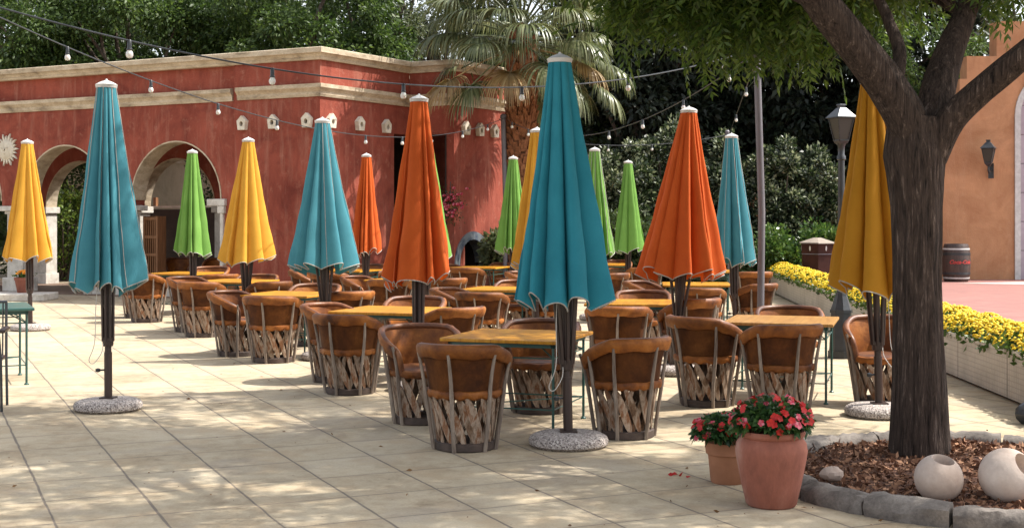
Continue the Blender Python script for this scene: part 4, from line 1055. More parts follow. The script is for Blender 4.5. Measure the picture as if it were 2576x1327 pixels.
wire(T3, T1 + Vector((.0, 0, -.1)), (1866, 240), 'steep festoon wire dropping from the steel pole behind the light blue parasol', [1852, 1877], 'the steep wire near the steel pole')
wire(pt(1390, 355, 27.0), T3, (1560, 366), 'thin festoon wire sagging in front of the pale shrubs', [1440, 1530, 1640], 'the thin wire before the shrubs')

# ================================================================ street lamp
LY = 16.3; la = empty('street_lamp', (X(2116, LY), LY, 0), R(20), 'black street lamp post with square lantern beside the planter', 'street lamp')
m_ = MB(); o8 = lambda r_, z: [(r_ * math.cos(PI / 8 + k * PI / 4), r_ * math.sin(PI / 8 + k * PI / 4), z) for k in range(8)]
m_.hexa(o8(.165, 0), o8(.165, .09)); m_.hexa(o8(.15, .09), o8(.125, .56)); m_.hexa(o8(.14, .56), o8(.14, .60)); m_.hexa(o8(.13, .60), o8(.07, .78)); m_.hexa(o8(.075, .78), o8(.07, .81)); m_.build('pedestal', M['black_metal'], la)
m_ = MB(); m_.lathe([(.055, .8), (.05, 1.1), (.043, 1.8), (.04, 2.45), (.055, 2.46), (.055, 2.5), (.04, 2.52), (.042, 2.62), (.06, 2.66)], 14); m_.build('shaft', M['black_metal'], la, True)
ln = lantern('lantern_tmp', (0, 0, 0), 0, None, .80, None, False, 2.70)
for c in list(ln.children): c.parent = la
bpy.data.objects.remove(ln)

# ================================================================ litter bin and barrel
lb = empty('litter_bin', (7.05, 30.3, .25), R(20), 'brown hexagonal litter bin with pale pitched lid behind the marigolds', 'bin')
h6 = lambda r_, z: [(r_ * math.cos(k * PI / 3), r_ * math.sin(k * PI / 3), z) for k in range(6)]
binm = basic('brown_bin', [(.3, (.030, .011, .008)), (.7, (.052, .019, .014))], 4, 4, .6, .05, spec=.15)
m_ = MB(); m_.hexa(h6(.40, 0), h6(.40, .68)); m_.build('body', binm, lb)
m_ = MB(); m_.hexa(h6(.41, .70), h6(.41, .93)); m_.build('collar', binm, lb)
m_ = MB(); m_.hexa(h6(.415, .68), h6(.415, .70)); m_.build('rim_band', M['steel'], lb)
m_ = MB(); m_.hexa(h6(.47, .93), h6(.46, .955)); m_.hexa(h6(.45, .955), h6(.10, 1.06)); m_.build('lid', basic('bin_lid', [(.3, (.2, .16, .13)), (.7, (.3, .25, .2))], 4, 4, .6), lb)
for k in range(6):
    a = k * PI / 3 + PI / 6; c = Vector((math.cos(a), math.sin(a), 0)) * (.41 * .866); m_ = MB(); s_ = Vector((-math.sin(a), math.cos(a), 0))
    q = [c + c.normalized() * .004 + s_ * .02 * math.cos(2 * PI * j / 10) + Vector((0, 0, .82 + .06 * math.sin(2 * PI * j / 10))) for j in range(10)]; m_.hexa(q, [p + c.normalized() * .008 for p in q]); m_.build('pale_oval', M['cap'], lb)  # pale raised ovals imitate light showing in the bin openings
BY = 31.4; ba_ = empty('barrel', (X(2405, BY), BY, .25), 0, 'dark wooden barrel with white hoops and red lettering by the orange wall', 'barrel')
BP = [(.27, 0), (.285, .03), (.318, .2), (.335, .45), (.318, .70), (.285, .87), (.27, .9)]
def brad(z):
    for (r0, z0), (r1, z1) in zip(BP, BP[1:]):
        if z0 <= z <= z1: return r0 + (r1 - r0) * (z - z0) / (z1 - z0)
    return .27
bw = basic('barrel_staves', [(.3, (.028, .017, .014)), (.7, (.075, .045, .035))], 5, 5, .5, .2, 30, (4, 4, .5))
m_ = MB(); m_.lathe(BP + [(.25, .9), (.25, .87), (.001, .87)], 32); m_.build('staves', bw, ba_, True)
for z in (.09, .78):
    m_ = MB(); m_.lathe([(brad(z) + .001, z - .018), (brad(z) + .009, z - .018), (brad(z + .03) + .009, z + .018), (brad(z + .03) + .001, z + .018)], 32, cap=False); m_.build('white_hoop', M['cap'], ba_, True)
for z in (.20, .66):
    m_ = MB(); m_.lathe([(brad(z) + .001, z - .03), (brad(z) + .006, z - .03), (brad(z) + .006, z + .03), (brad(z) + .001, z + .03)], 32, cap=False); m_.build('iron_hoop', M['black_metal'], ba_, True)
def lettering(txt, size, mat, parent, place, shear=.35):
    cu = bpy.data.curves.new('lettering', 'FONT'); cu.body = txt; cu.size = size; cu.align_x = 'CENTER'; cu.align_y = 'CENTER'; cu.shear = shear; cu.extrude = .002; cu.offset = .004
    to = bpy.data.objects.new('lettering_src', cu); COL.objects.link(to); dg = bpy.context.evaluated_depsgraph_get(); me = bpy.data.meshes.new_from_object(to.evaluated_get(dg)); bpy.data.objects.remove(to)
    for v in me.vertices: v.co = place(v.co)
    me.materials.clear(); me.materials.append(mat); return link('lettering', me, parent)
redp = basic('red_paint', [(.3, (.38, .03, .025)), (.7, (.5, .05, .04))], 9, 4, .5, 0)
def onb(v):
    a = v.x / .34; r_ = brad(.47 + v.y) + .012 + v.z; return Vector((r_ * math.sin(a), -r_ * math.cos(a), .47 + v.y))
lettering('Coca-Cola', .125, redp, ba_, onb)
# ================================================================ tree bed
BC = Vector((3.07, 8.52, 0)); BR = 1.33
kb = empty('stone_kerb', tuple(BC), 0, 'ring of rough grey kerb stones around the mulch bed of the big tree', 'kerb')
rk = random.Random(12); a = 0.0
while a < 2 * PI - .1:
    L = min(rk.uniform(.30, .44), 2 * PI - a); n = 9; m_ = MB(); rows = []
    jr, jh = rk.uniform(-.02, .02), rk.uniform(-.015, .02)
    for i in range(n + 1):
        t = a + .008 + (L - .016) * i / n; e_ = .02 if i in (0, n) else 0; row = []
        for k, (dr, z) in enumerate([(.095, -.02), (.10, .03), (.09, .075), (.06, .108), (.0, .114), (-.06, .106), (-.09, .07), (-.095, -.02)]):
            w_ = rk.uniform(-.016, .016); r_ = BR + jr + dr * (1 - e_ * 3) + w_; row.append((r_ * math.cos(t), r_ * math.sin(t), (z + jh * (z > 0)) * (1 - e_ * 2) + w_ * .8))
        rows.append(row)
    m_.grid(rows, True); m_.f += [tuple(range(8)), tuple(n * 8 + k for k in range(8))]; m_.build('kerb_stone', M['kerb'], kb, True, 50); a += L
def mz(x, y):
    d = math.hypot(x, y); return .05 + .08 * max(0, 1 - (d / 1.27) ** 2) + .012 * math.sin(7 * x + 1) * math.sin(8 * y)
m_ = MB(); rows = []
for i in range(13):
    r_ = 1.27 * i / 12 + .001; rows.append([(r_ * math.cos(2 * PI * k / 48), r_ * math.sin(2 * PI * k / 48), mz(r_ * math.cos(2 * PI * k / 48), r_ * math.sin(2 * PI * k / 48))) for k in range(48)])
m_.grid(rows, True); o = m_.build('mulch', M['mulch'], None, True); o.location = BC; tag(o, kind='structure')
n = 12000; rr = 1.27 * np.sqrt(rng.random(n)); th = rng.random(n) * 2 * PI; P = np.stack([rr * np.cos(th), rr * np.sin(th), np.zeros(n)], 1)
P[:, 2] = [mz(x, y) for x, y in P[:, :2]]; P[:, 2] += .004 + .018 * rng.random(n); D = unit(rng.normal(size=(n, 3)) * [1, 1, .42]); sz = .018 + .05 * rng.random(n) ** 2
o = leaves('bark_chips', P, D, sz, sz * .5, LEAF['chip'], None, fold=.1); o.location = BC; tag(o, 'brown bark chips covering the tree bed', 'mulch', kind='stuff')
def stone_ball(px, Y, r_, hole_dir, label):
    x = X(px, Y); e = empty('stone_ball', (x, Y, mz(x - BC.x, Y - BC.y) + r_ * .86), 0, label, 'stone ball', 'stone balls in the tree bed')
    q = Vector(hole_dir).to_track_quat('Z', 'Y'); m_ = MB(); prof = []
    for k in range(18):
        t = R(28) + (PI - R(28)) * k / 17; prof.append((r_ * math.sin(t), r_ * math.cos(t)))
    hr = r_ * math.sin(R(28)); prof = [(hr * .72, -.3 * r_ + .1 * r_), (hr * .88, r_ * .5), (hr * .93, r_ * .8), (hr * .97, r_ * .875)] + prof
    m_.lathe(prof, 36, cap=False, wob=lambda a, z: 1 + .012 * math.sin(2 * a + px)); m_.v = [tuple(q @ Vector(v)) for v in m_.v]; m_.build('shell', M['ball'], e, True, 35)
    m_ = MB(); m_.lathe([(hr * .74, -.2 * r_), (.001, -.25 * r_)], 24, cap=False); m_.v = [tuple(q @ Vector(v)) for v in m_.v]; m_.build('hollow', M['dark'], e, True)
    return e
stone_ball(2361, 7.66, .140, (.12, -.30, .94), 'smaller round hollow stone ball with a hole in its top')
stone_ball(2532, 7.60, .158, (.50, -.65, .57), 'larger round hollow stone ball with its hole turned right')
def rock(x, y, z, s, label, seed=0, mat='ball'):
    r_ = random.Random(seed); m_ = MB(); rows = []
    for i in range(9):
        t = PI * i / 8; rows.append([(s[0] * math.sin(t) * math.cos(2 * PI * k / 12) * r_.uniform(.8, 1.1), s[1] * math.sin(t) * math.sin(2 * PI * k / 12) * r_.uniform(.8, 1.1), s[2] * math.cos(t) * r_.uniform(.9, 1.05)) for k in range(12)])
    m_.grid(rows, True); o = m_.build('rock', M[mat], None, True, 25); o.location = (x, y, z); return tag(o, label, 'rock')
rock(X(2093, 8.15), 8.15, .13, (.075, .06, .05), 'small pale rock lying on the kerb beside the mulch', 4)
rock(X(2585, 11.0), 11.0, .085, (.10, .10, .10), 'dark round stone at the right edge beyond the kerb', 6, 'black_metal')

# ---------------------------------------------------------------- red flower pots
def impatiens(name, label, x, y, prof, mat, mound, npet, seed, h):
    e = empty(name, (x, y, 0), 0, label, 'potted plant'); MB().lathe(prof, 36, wob=lambda a, z: 1 + .004 * math.sin(3 * a + 2 * z)).build('pot', M[mat], e, True, 50)
    rad = prof[-3][0]; m_ = MB(); m_.lathe([(rad * .92, h - .04), (.001, h - .03)], 24, cap=False); m_.build('soil', M['mulch'], e, True)
    cx, cy, cz, ax, ay, az = mound; n = 1500
    q = unit(rng.normal(size=(n, 3)) * [1, 1, .8]); q[:, 2] = np.abs(q[:, 2]) - .35 * rng.random(n); rr = (.35 + .65 * rng.random((n, 1)) ** .5)
    P = np.array([cx, cy, cz]) + q * rr * [ax, ay, az]; D = unit(q * [1, 1, .5] + rng.normal(size=(n, 3)) * .5 + [0, 0, -.15]); s_ = .038 + .03 * rng.random(n)
    leaves('foliage', P, D, s_, s_ * .55, LEAF['imp_leaf'], e, fold=.12, droop=.2)
    st = MB(); r_ = random.Random(seed)
    for k in range(14):
        a = r_.uniform(0, 6.28); st.tube([(cx * .4, cy * .4, h - .05), (cx + ax * .5 * math.cos(a), cy + ay * .5 * math.sin(a), cz + .02)], .004, 5)
    st.build('stem', LEAF['imp_leaf'], e)
    for mat_, cnt in (('crimson', int(npet * .68)), ('rose', int(npet * .32))):
        c = unit(rng.normal(size=(cnt, 3)) * [1, 1, .8]); c[:, 2] = np.abs(c[:, 2]) - .22 * (rng.random(cnt) < .3); C = np.array([cx, cy, cz]) + c * [ax, ay, az] * (1.0 + .1 * rng.random((cnt, 1)))
        Nn = unit(c + np.array([-.15, -.45, .35]) + rng.normal(size=(cnt, 3)) * .35); A_ = unit(np.cross(Nn, rng.normal(size=(cnt, 3)))); B_ = np.cross(Nn, A_); S_ = (.018 + .006 * rng.random(cnt))[:, None]; V = []
        for k in range(5):
            a0 = 2 * PI * k / 5; d = A_ * math.cos(a0) + B_ * math.sin(a0); t_ = -A_ * math.sin(a0) + B_ * math.cos(a0); lift = Nn * S_ * (.16 + .04 * k)
            V += [C - d * S_ * .05 + lift * .2, C + d * S_ * .62 - t_ * S_ * .55 + lift, C + d * S_ * 1.08 - t_ * S_ * .2 + lift * .8, C + d * S_ * 1.08 + t_ * S_ * .2 + lift * .8, C + d * S_ * .62 + t_ * S_ * .55 + lift]
        V = np.stack(V, 1)
        for q_ in range(cnt): link('bloom', np_mesh('bloom', V[q_], 5, 5, LEAF[mat_]), e)
    return e
big = [(.001, 0), (.138, 0), (.15, .012), (.178, .13), (.206, .27), (.214, .33), (.207, .375), (.19, .40), (.183, .408), (.196, .418), (.202, .435), (.196, .452), (.18, .45), (.172, .40)]
impatiens('flower_pot', 'large bulging terracotta pot of red flowers in front of the tree bed', X(1940, 7.86), 7.86, big, 'terracotta', (.0, .0, .50, .225, .215, .15), 98, 1, .44)
small = [(.001, 0), (.105, 0), (.112, .01), (.128, .17), (.133, .185), (.143, .19), (.150, .255), (.147, .265), (.135, .262), (.128, .22)]
impatiens('flower_pot', 'smaller plain brown pot of red flowers behind the big terracotta pot', X(1831, 8.55), 8.55, small, 'terracotta_brown', (-.05, -.03, .33, .17, .15, .12), 42, 2, .25)
# fallen leaves and specks on the paving
n = 230; P = np.stack([rng.uniform(-4, 4.5, n), rng.uniform(7.2, 16, n), .004 + .012 * rng.random(n)], 1); k = rng.random(n) < .35
P[k, 0] = rng.normal(1.75, .35, k.sum()); P[k, 1] = rng.normal(8.0, .45, k.sum()); D = unit(rng.normal(size=(n, 3)) * [1, 1, .18]); sz = .012 + .035 * rng.random(n) ** 2.5
tag(leaves('leaf_litter', P, D, sz, sz * .5, LEAF['litter'], None), 'dry fallen leaves scattered on the paving', 'leaf litter', kind='stuff')
P = np.array([[X(1655 + 30, 9.2) + random.gauss(0, .03), 8.75 + random.gauss(0, .03), .01] for _ in range(6)])
tag(leaves('fallen_petal', P, unit(rng.normal(size=(6, 3)) * [1, 1, .2]), .04, .03, LEAF['crimson'], None), 'few red petals fallen on the paving beside the small pot', 'petals', kind='stuff')

# ================================================================ big tree in the bed
TX, TYY = 2.785, 8.92
tr = empty('shade_tree', (TX, TYY, .05), 0, 'big furrowed shade tree with forked limbs standing in the mulch bed', 'tree')
def bark_tube(mb, pts, rads, n=40, seed=0, furrow=.07, flare=0.0):
    pts = [Vector(p) for p in pts]; ctr, rs = [], []; seg = 9
    for i in range(len(pts) - 1):
        for k in range(seg):
            f = k / seg; p0, p1, p2, p3 = pts[max(i - 1, 0)], pts[i], pts[i + 1], pts[min(i + 2, len(pts) - 1)]
            ctr.append(.5 * ((2 * p1) + (p2 - p0) * f + (2 * p0 - 5 * p1 + 4 * p2 - p3) * f * f + (3 * p1 - p0 - 3 * p2 + p3) * f ** 3)); rs.append(rads[i] + (rads[i + 1] - rads[i]) * f)
    ctr.append(pts[-1]); rs.append(rads[-1]); rows = []; up = Vector((0, 1, 0)); r_ = random.Random(seed); ph = [r_.uniform(0, 6.28) for _ in range(8)]
    for i, p in enumerate(ctr):
        t = (ctr[min(i + 1, len(ctr) - 1)] - ctr[max(i - 1, 0)]).normalized(); a_ = (up - t * up.dot(t)).normalized(); b_ = t.cross(a_); up = a_; row = []; s_ = i * .11
        for k in range(n):
            th = 2 * PI * k / n
            f = math.sin(11 * th + ph[0] + 1.2 * math.sin(s_ * 1.7 + ph[1])) * .6 + math.sin(19 * th + ph[2] + 1.5 * math.sin(s_ * 2.3 + ph[3])) * .4 + .7 * math.sin(3 * th + ph[4] + s_ * .4) * .6
            fl = 1 + flare * max(0, 1 - i / 6) * (.5 + .5 * math.sin(5 * th + ph[5])); row.append(tuple(p + (a_ * math.cos(th) + b_ * math.sin(th)) * rs[i] * fl * (1 + furrow * f)))
        rows.append(row)
    mb.grid(rows, True); k = len(rows) - 1; b0 = len(mb.v) - len(rows) * n; mb.f.append(tuple(b0 + k * n + j for j in range(n)))
def rel(px, py, Y): return Vector((X(px, Y) - TX, Y - TYY, Z(py, Y) - .05))
m_ = MB()
bark_tube(m_, [(.0, 0, -.1), (-.01, 0, .12), (-.015, .0, .6), (-.02, .02, 1.2), (-.02, .03, 1.75), (-.03, .05, 2.1), (-.02, .06, 2.35)], [.235, .198, .172, .158, .166, .20, .175], 56, 1, .055, .25)
bark_tube(m_, [rel(2305, 420, 8.95), rel(2283, 310, 8.92), rel(2227, 212, 8.88), rel(2165, 132, 8.82), rel(2088, 38, 8.75), rel(2000, -70, 8.65), (-1.6, -.6, 3.9), (-2.4, -1.0, 4.8)], [.125, .138, .130, .122, .115, .10, .08, .05], 36, 2, .05)
bark_tube(m_, [rel(2335, 400, 9.0), rel(2357, 245, 9.1), rel(2385, 140, 9.2), rel(2425, 40, 9.3), rel(2450, -60, 9.4), (.8, .9, 4.6), (1.2, 1.3, 5.6)], [.12, .118, .10, .08, .07, .06, .04], 36, 3, .05)
bark_tube(m_, [rel(2345, 400, 8.92), rel(2385, 308, 8.88), rel(2450, 243, 8.8), rel(2520, 184, 8.7), rel(2590, 125, 8.6), rel(2720, 20, 8.5), (2.3, -.8, 3.9), (3.0, -1.1, 4.9)], [.09, .10, .092, .088, .082, .075, .055, .04], 32, 4, .05)
bark_tube(m_, [rel(2255, 210, 8.9), rel(2262, 130, 9.0), rel(2238, 60, 9.1), rel(2205, -10, 9.2), (-.5, .6, 3.9)], [.05, .045, .04, .035, .025], 16, 5, .04)
m_.build('trunk', M['bark'], tr, True, 80)
# pinnate leaves: short twigs carry drooping compound leaves
CROWN = [  # x, y, z, rx, ry, rz, weight
 (3.0, 9.8, 6.3, 4.3, 3.4, 1.9, 40), (.2, 9.6, 5.6, 2.2, 2.6, 1.3, 12), (5.9, 10.0, 5.6, 2.0, 2.6, 1.4, 11),
 (1.0, 8.4, 5.4, 2.2, 1.6, 1.2, 9), (4.6, 8.0, 5.4, 2.2, 1.6, 1.2, 8), (2.2, 12.2, 5.3, 2.8, 1.6, 1.2, 9),
 # low hanging boughs that show in the picture
 (.55, 10.4, 4.15, .9, .8, .35, 3.4), (-.2, 10.6, 4.35, .9, .8, .38, 2.6), (.98, 10.3, 3.72, .36, .6, .50, 2.2), (1.34, 10.1, 3.52, .32, .55, .46, 2.1), (1.78, 10.0, 3.50, .31, .55, .46, 2.2),
 (2.10, 9.9, 3.46, .28, .5, .44, 2.0), (2.40, 10.3, 3.55, .30, .5, .50, 2.0), (1.5, 10.2, 4.0, 1.3, .9, .36, 5.0), (2.70, 9.95, 3.75, .40, .4, .36, 1.8), (3.0, 10.6, 3.7, .35, .4, .4, 1.2),
 (3.55, 9.3, 3.66, .28, .4, .34, 1.3), (3.9, 8.7, 3.85, .5, .5, .34, 1.6), (2.25, 9.2, 3.85, .5, .5, .28, 1.3),
]
def pinnate(nleaf, pairs=6):
    Wt = np.array([c[6] for c in CROWN], float); k = rng.choice(len(CROWN), nleaf // 6, p=Wt / Wt.sum()); B = np.array([c[:6] for c in CROWN])[k]; up_ = k < 6
    q = unit(rng.normal(size=(len(k), 3))) * (rng.random((len(k), 1)) ** .45); C = B[:, :3] + q * B[:, 3:6]
    hub = C[up_][:100]; pick = rng.integers(0, len(hub), up_.sum()); C[up_] = hub[pick] + rng.normal(size=(up_.sum(), 3)) * [.33, .33, .25]
    out = unit(q * [1, 1, .3] + rng.normal(size=q.shape) * .4)
    idx = np.repeat(np.arange(len(k)), 6); base = C[idx] + rng.normal(size=(len(idx), 3)) * .10
    D = unit(out[idx] * .55 + rng.normal(size=(len(idx), 3)) * .45 + [0, 0, -.62]); Lr = .20 + .10 * rng.random(len(idx)); Sd = unit(np.cross(D, np.array([0, 0, 1.0]) + rng.normal(size=D.shape) * .25))
    Ps, Ds, Ls = [], [], []
    for j in range(pairs):
        f = .22 + .78 * j / (pairs - 1); p = base + D * (Lr * f)[:, None] - np.array([0, 0, 1.0]) * (Lr * .25 * f * f)[:, None]
        for s in (-1, 1):
            Ps.append(p); Ds.append(unit(Sd * s * .85 + D * .55 + [0, 0, -.28])); Ls.append(.088 * (1.1 - .35 * abs(f - .5)) * (.85 + .3 * rng.random(len(idx))))
    Ps.append(base + D * Lr[:, None] - np.array([0, 0, 1.0]) * (Lr * .25)[:, None]); Ds.append(unit(D + [0, 0, -.5])); Ls.append(np.full(len(idx), .09))
    return np.concatenate(Ps), np.concatenate(Ds), np.concatenate(Ls), C
P, D, L, C = pinnate(13400)
P -= np.array([TX, TYY, .05]); leaves('crown', P, D, L, L * .27, LEAF['near'], tr, fold=.14)
bm_ = MB(); rb = random.Random(8)
src = [rel(2088, 38, 8.75), rel(2425, 40, 9.3), Vector((-1.6, -.6, 3.9)), Vector((.8, .9, 4.6)), Vector((2.3, -.8, 3.9)), Vector((-2.4, -1.0, 4.8)), Vector((1.2, 1.3, 5.6)), Vector((3.0, -1.1, 4.9))]
for k in rb.sample(range(len(C)), 150):
    e_ = Vector(C[k]) - Vector((TX, TYY, .05)); s_ = min(src, key=lambda q: (q - e_).length); mid = s_.lerp(e_, .55) + Vector((0, 0, .25 * (s_ - e_).length * .5)); r0 = .012 + .010 * (s_ - e_).length
    limb(bm_, [s_, mid, e_], min(.05, r0), .004, 6)
bm_.build('branch', M['bark'], tr, True)

# ================================================================ fan palm
px_, py_ = X(1312, 28.6), 28.6
pal = empty('fan_palm', (px_, py_, 0), 0, 'fan palm with shaggy brown boot covered trunk and drooping fronds', 'palm')
m_ = MB(); m_.lathe([(.36, -.05), (.33, .3), (.29, 2), (.28, 4.2), (.25, 5.4), (.1, 6.0)], 20); rp_ = random.Random(4)
for k in range(620):
    z = .1 + 5.5 * (k / 620) + rp_.uniform(-.05, .05); a = k * 2.39996 + rp_.uniform(-.1, .1); rr = .335 if z < .4 else .30 - .01 * z; w_ = rp_.uniform(.055, .085); l = rp_.uniform(.16, .26)
    d = Vector((math.cos(a), math.sin(a), 0)); s_ = Vector((-math.sin(a), math.cos(a), 0)); o_ = d * rr + Vector((0, 0, z)); up = Vector((0, 0, 1)); tp_ = o_ + d * rp_.uniform(.05, .12) + up * l
    m_.hexa([o_ - s_ * w_ - d * .05, o_ + s_ * w_ - d * .05, o_ + s_ * w_ * .9 + d * .05, o_ - s_ * w_ * .9 + d * .05], [tp_ - s_ * w_ * .6 - d * .015, tp_ + s_ * w_ * .5 - d * .015, tp_ + s_ * w_ * .5 + d * .02, tp_ - s_ * w_ * .6 + d * .02])
m_.build('trunk', m_bark('palm_boots', (.10, .04, .02), (.2, .085, .042), (.31, .155, .085), (3, 3, 2), 3, .4), pal)
def frond(base, d, Lp, Rf, mat, seed, sag):
    r_ = random.Random(seed); d = d.normalized(); side = d.cross(Vector((0, 0, 1))); side = side.normalized() if side.length > .1 else Vector((1, 0, 0)); nrm = side.cross(d)
    tip = base + d * Lp - Vector((0, 0, .16 * Lp * Lp)); m_ = MB(); m_.tube([base, base.lerp(tip, .5) + Vector((0, 0, .05)), tip], [.03, .02, .016], 6); d2_ = (tip - base.lerp(tip, .5)).normalized()
    n = 58
    for k in range(n):
        f = (k + .5) / n * 2 - 1; an = f * R(112); Ld = Rf * (1 - .28 * abs(f) ** 2) * r_.uniform(.85, 1.05); u = d2_ * math.cos(an) + side * math.sin(an); cup = nrm * .30 * (abs(f) - .3)
        dirv = (u + cup).normalized(); pv = tip; rows = []; w0 = .017 * Rf / .95; sg = sag * r_.uniform(.8, 1.9); vdir = dirv.copy(); sdir = dirv.cross(nrm).normalized()
        for i in range(9):
            q = i / 8; w_ = w0 * (.25 + 1.0 * math.sin(min(1, q * 1.5) * PI * .5)) * (1 - q ** 2.2) + .0025; rows.append([tuple(pv - sdir * w_ + nrm * w_ * .35), tuple(pv), tuple(pv + sdir * w_ + nrm * w_ * .35)])
            vdir = (vdir + Vector((0, 0, -1)) * sg * (q ** 1.3) * .55).normalized(); pv = pv + vdir * Ld / 8
        m_.grid(rows)
    o = m_.build('frond', LEAF[mat], pal, True, 80)
rf = random.Random(21); ct = Vector((0, 0, 5.95)); N_ = 42
for k in range(N_):
    a = k * 2.39996 + .4; el = 75 - 92 * (k / (N_ - 1)) + rf.uniform(-8, 8); d = Vector((math.cos(a) * math.cos(R(el)), math.sin(a) * math.cos(R(el)), math.sin(R(el))))
    frond(ct + Vector((0, 0, -.5 * k / N_)) + d * .2, d, rf.uniform(1.15, 1.6), rf.uniform(.95, 1.2), 'palm' if k < 38 else 'palm_dry', k, .75 + .5 * (k / N_))
for tx_, tz, ty in ((1180, 255, 27.6), (1440, 250, 27.9), (1530, 260, 28.2), (1115, 110, 28.0), (1570, 200, 28.6), (1490, 130, 27.4), (1290, 130, 27.2), (1170, 120, 27.2), (1360, 290, 29.6)):
    tv = Vector((X(tx_, ty) - px_, ty - py_, Z(tz, ty))); b_ = ct + Vector((0, 0, -.35)); d = tv - b_; frond(b_, d + Vector((0, 0, .35 * d.length)), max(.8, d.length * .78), 1.0, 'palm', tx_, 1.3)

# ================================================================ shrubs behind the terrace
def shr(px0, px1, ptop, Y, leaf, label, nc=70, per=230, cr=.27, size=.115, pbot=None, name='shrub', dep=1.1):
    x0, x1 = X(px0, Y), X(px1, Y); top = Z(ptop, Y); w_ = (x1 - x0) / 2; cx = (x0 + x1) / 2
    blobs = [(cx, Y + .3, top * .42, w_ * .9, dep, top * .42), (cx - w_ * .45, Y - .3, top * .70, w_ * .42, dep * .7, top * .24), (cx + w_ * .5, Y, top * .6, w_ * .42, dep * .7, top * .26), (cx + w_ * .1, Y - .2, top * .80, w_ * .34, dep * .6, top * .19)]
    return shrub(name, label, (cx, Y, 0), blobs, leaf, nc, per, cr, size)
shr(1478, 1640, 330, 32.5, 'varieg', 'tall pale edged shrub just right of the palm', 90, 250)
shr(1590, 1770, 308, 33.5, 'varieg', 'tall pale edged shrub behind the wide dark orange parasol', 90, 250)
shr(1740, 1900, 318, 34.0, 'varieg', 'tall pale edged shrub behind the right light blue parasol', 90, 250)
shr(1880, 2030, 345, 34.0, 'varieg', 'grey green rounded shrub right of the steel pole', 85, 240)
shr(1985, 2118, 372, 34.5, 'varieg', 'grey green rounded shrub left of the street lamp', 80, 240)
shr(1905, 2020, 578, 32.0, 'gloss', 'low glossy green hedge bush left of the litter bin', 60, 240, .3, .10, dep=.7)
shr(2010, 2140, 566, 32.2, 'gloss', 'low glossy green hedge bush behind the litter bin', 60, 240, .3, .10, dep=.7)
shr(1500, 1690, 540, 31.3, 'broad_dark', 'dark low bush in the shade beneath the pale shrubs', 60, 200, .35, .12, dep=.8)
shr(1690, 1900, 560, 31.6, 'broad_dark', 'dark low bush behind the far tables at right', 60, 200, .35, .12, dep=.8)
shr(1225, 1300, 560, 29.6, 'olive', 'dry leafy plant at the foot of the palm trunk', 26, 120, .25, .14, dep=.4)
bw_ = empty('garden_wall', (9.2, 36.5, 0), 0, 'dull beige wall showing low between the shrubs and the tan building', 'wall'); MB().box((0, 0, 1.2), (7, .3, 2.4)).build('wall_body', M['tan'], bw_); MB().box((0, 0, 2.44), (7.1, .4, .1)).build('coping', M['cream'], bw_)

# ================================================================ trees behind the buildings
G_ = 'trees behind the terrace'
def bgt(px, Y, h, rx, label, leaf, nc, per, cr, size, zlo=3.5, dens=1.0, shell=.4):
    x = X(px, Y); cz = (h + zlo) / 2; rz = (h - zlo) / 2
    return tree('broadleaf_tree', label, (x, Y, 0), h, [(x, Y, cz, rx, rx * .8, rz), (x - rx * .45, Y - .6, cz * .86, rx * .6, rx * .5, rz * .6), (x + rx * .5, Y - .4, cz * .92, rx * .55, rx * .5, rz * .65)], leaf, int(nc * 1.25), int(per * 1.45), cr * .8, size * .74, .26, group=G_, shell=shell)
bgt(-120, 42, 10.6, 3.6, 'dark broadleaf tree cut off by the left edge behind the roof', 'broad_dark', 80, 260, .8, .2)
bgt(95, 40.5, 10.6, 3.4, 'dark leafy tree above the far left of the red roof', 'broad', 90, 270, .75, .19)
bgt(330, 41, 10.6, 3.5, 'leafy green tree above the left light blue parasol', 'broad', 90, 270, .75, .19)
bgt(560, 43, 10.6, 3.2, 'darker tree with bare limbs showing behind the roof', 'broad_dark', 66, 230, .75, .19)
bgt(775, 39.5, 10.6, 3.3, 'bright green leafy tree above the red building corner', 'broad', 100, 280, .72, .19)
bgt(700, 47, 12, 4.0, 'dark tall tree far behind the building corner', 'broad_dark', 36, 200, .9, .24)
bgt(200, 49, 12, 4.4, 'dark tall tree far behind the left roof', 'broad_dark', 42, 200, .95, .25)
bgt(450, 50, 12, 4.2, 'dark tall tree far behind the arches', 'broad_dark', 38, 200, .95, .25)
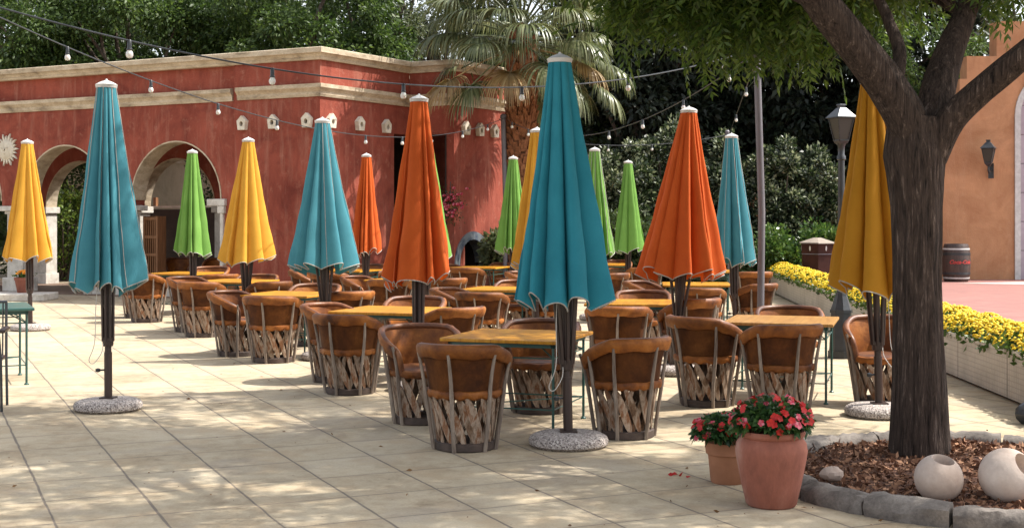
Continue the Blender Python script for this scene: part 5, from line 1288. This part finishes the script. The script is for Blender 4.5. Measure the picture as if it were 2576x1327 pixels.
bgt(985, 41, 12.5, 2.0, 'thin airy tree with sky showing through behind the inner corner', 'olive', 30, 130, .55, .16, 5.2, 1, .3)
bgt(1085, 43, 12.5, 2.0, 'thin airy tree with dark branches left of the palm', 'olive', 24, 120, .55, .16, 5.4, 1, .3)
x_ = X(965, 37); shrub('broadleaf_tree', 'low bright green treetop peeping over the roof at the inner corner', (x_, 37, 0), [(x_, 37, 5.4, .9, .7, .75), (x_ + .7, 37.2, 5.2, .6, .6, .5)], 'broad', 26, 170, .38, .14, G_, .5, 'tree')
bgt(1240, 44, 14, 3.0, 'olive green tree behind the palm crown', 'olive', 50, 220, .75, .2, 3, 1, .3)
bgt(1420, 42, 14, 3.2, 'dense dark tree right behind the palm fronds', 'broad_dark', 80, 250, .8, .22, 1.5)
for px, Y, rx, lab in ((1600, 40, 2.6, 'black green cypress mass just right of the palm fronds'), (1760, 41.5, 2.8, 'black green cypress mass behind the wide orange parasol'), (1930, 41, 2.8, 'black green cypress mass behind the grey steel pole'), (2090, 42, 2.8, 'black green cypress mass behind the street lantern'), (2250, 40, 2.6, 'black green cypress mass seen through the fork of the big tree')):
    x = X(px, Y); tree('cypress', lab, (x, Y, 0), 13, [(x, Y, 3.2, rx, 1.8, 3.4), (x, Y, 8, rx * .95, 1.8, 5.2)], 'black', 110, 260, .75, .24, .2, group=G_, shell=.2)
bgt(2330, 37.5, 9.0, 1.6, 'small green tree between the big tree fork and the tan building', 'broad', 40, 200, .5, .16, 2.5)
bgt(2600, 44, 13, 3.5, 'olive tree standing behind the tan building', 'olive', 46, 200, .8, .2, 4)
# far mass of foliage that closes the view low down
n = 26000; P = np.stack([rng.uniform(-34, 34, n), rng.uniform(55, 60, n), rng.random(n) ** .8 * 9.0], 1); P[:, 2] *= .72 + .28 * np.sin(P[:, 0] * .55) * np.sin(P[:, 0] * .23 + 1)
D = unit(rng.normal(size=P.shape)); sz = .5 + .5 * rng.random(n); tag(leaves('far_wood', P, D, sz, sz * .6, LEAF['broad_dark'], None), 'dark far wood closing the view behind the trees', 'wood', kind='stuff')
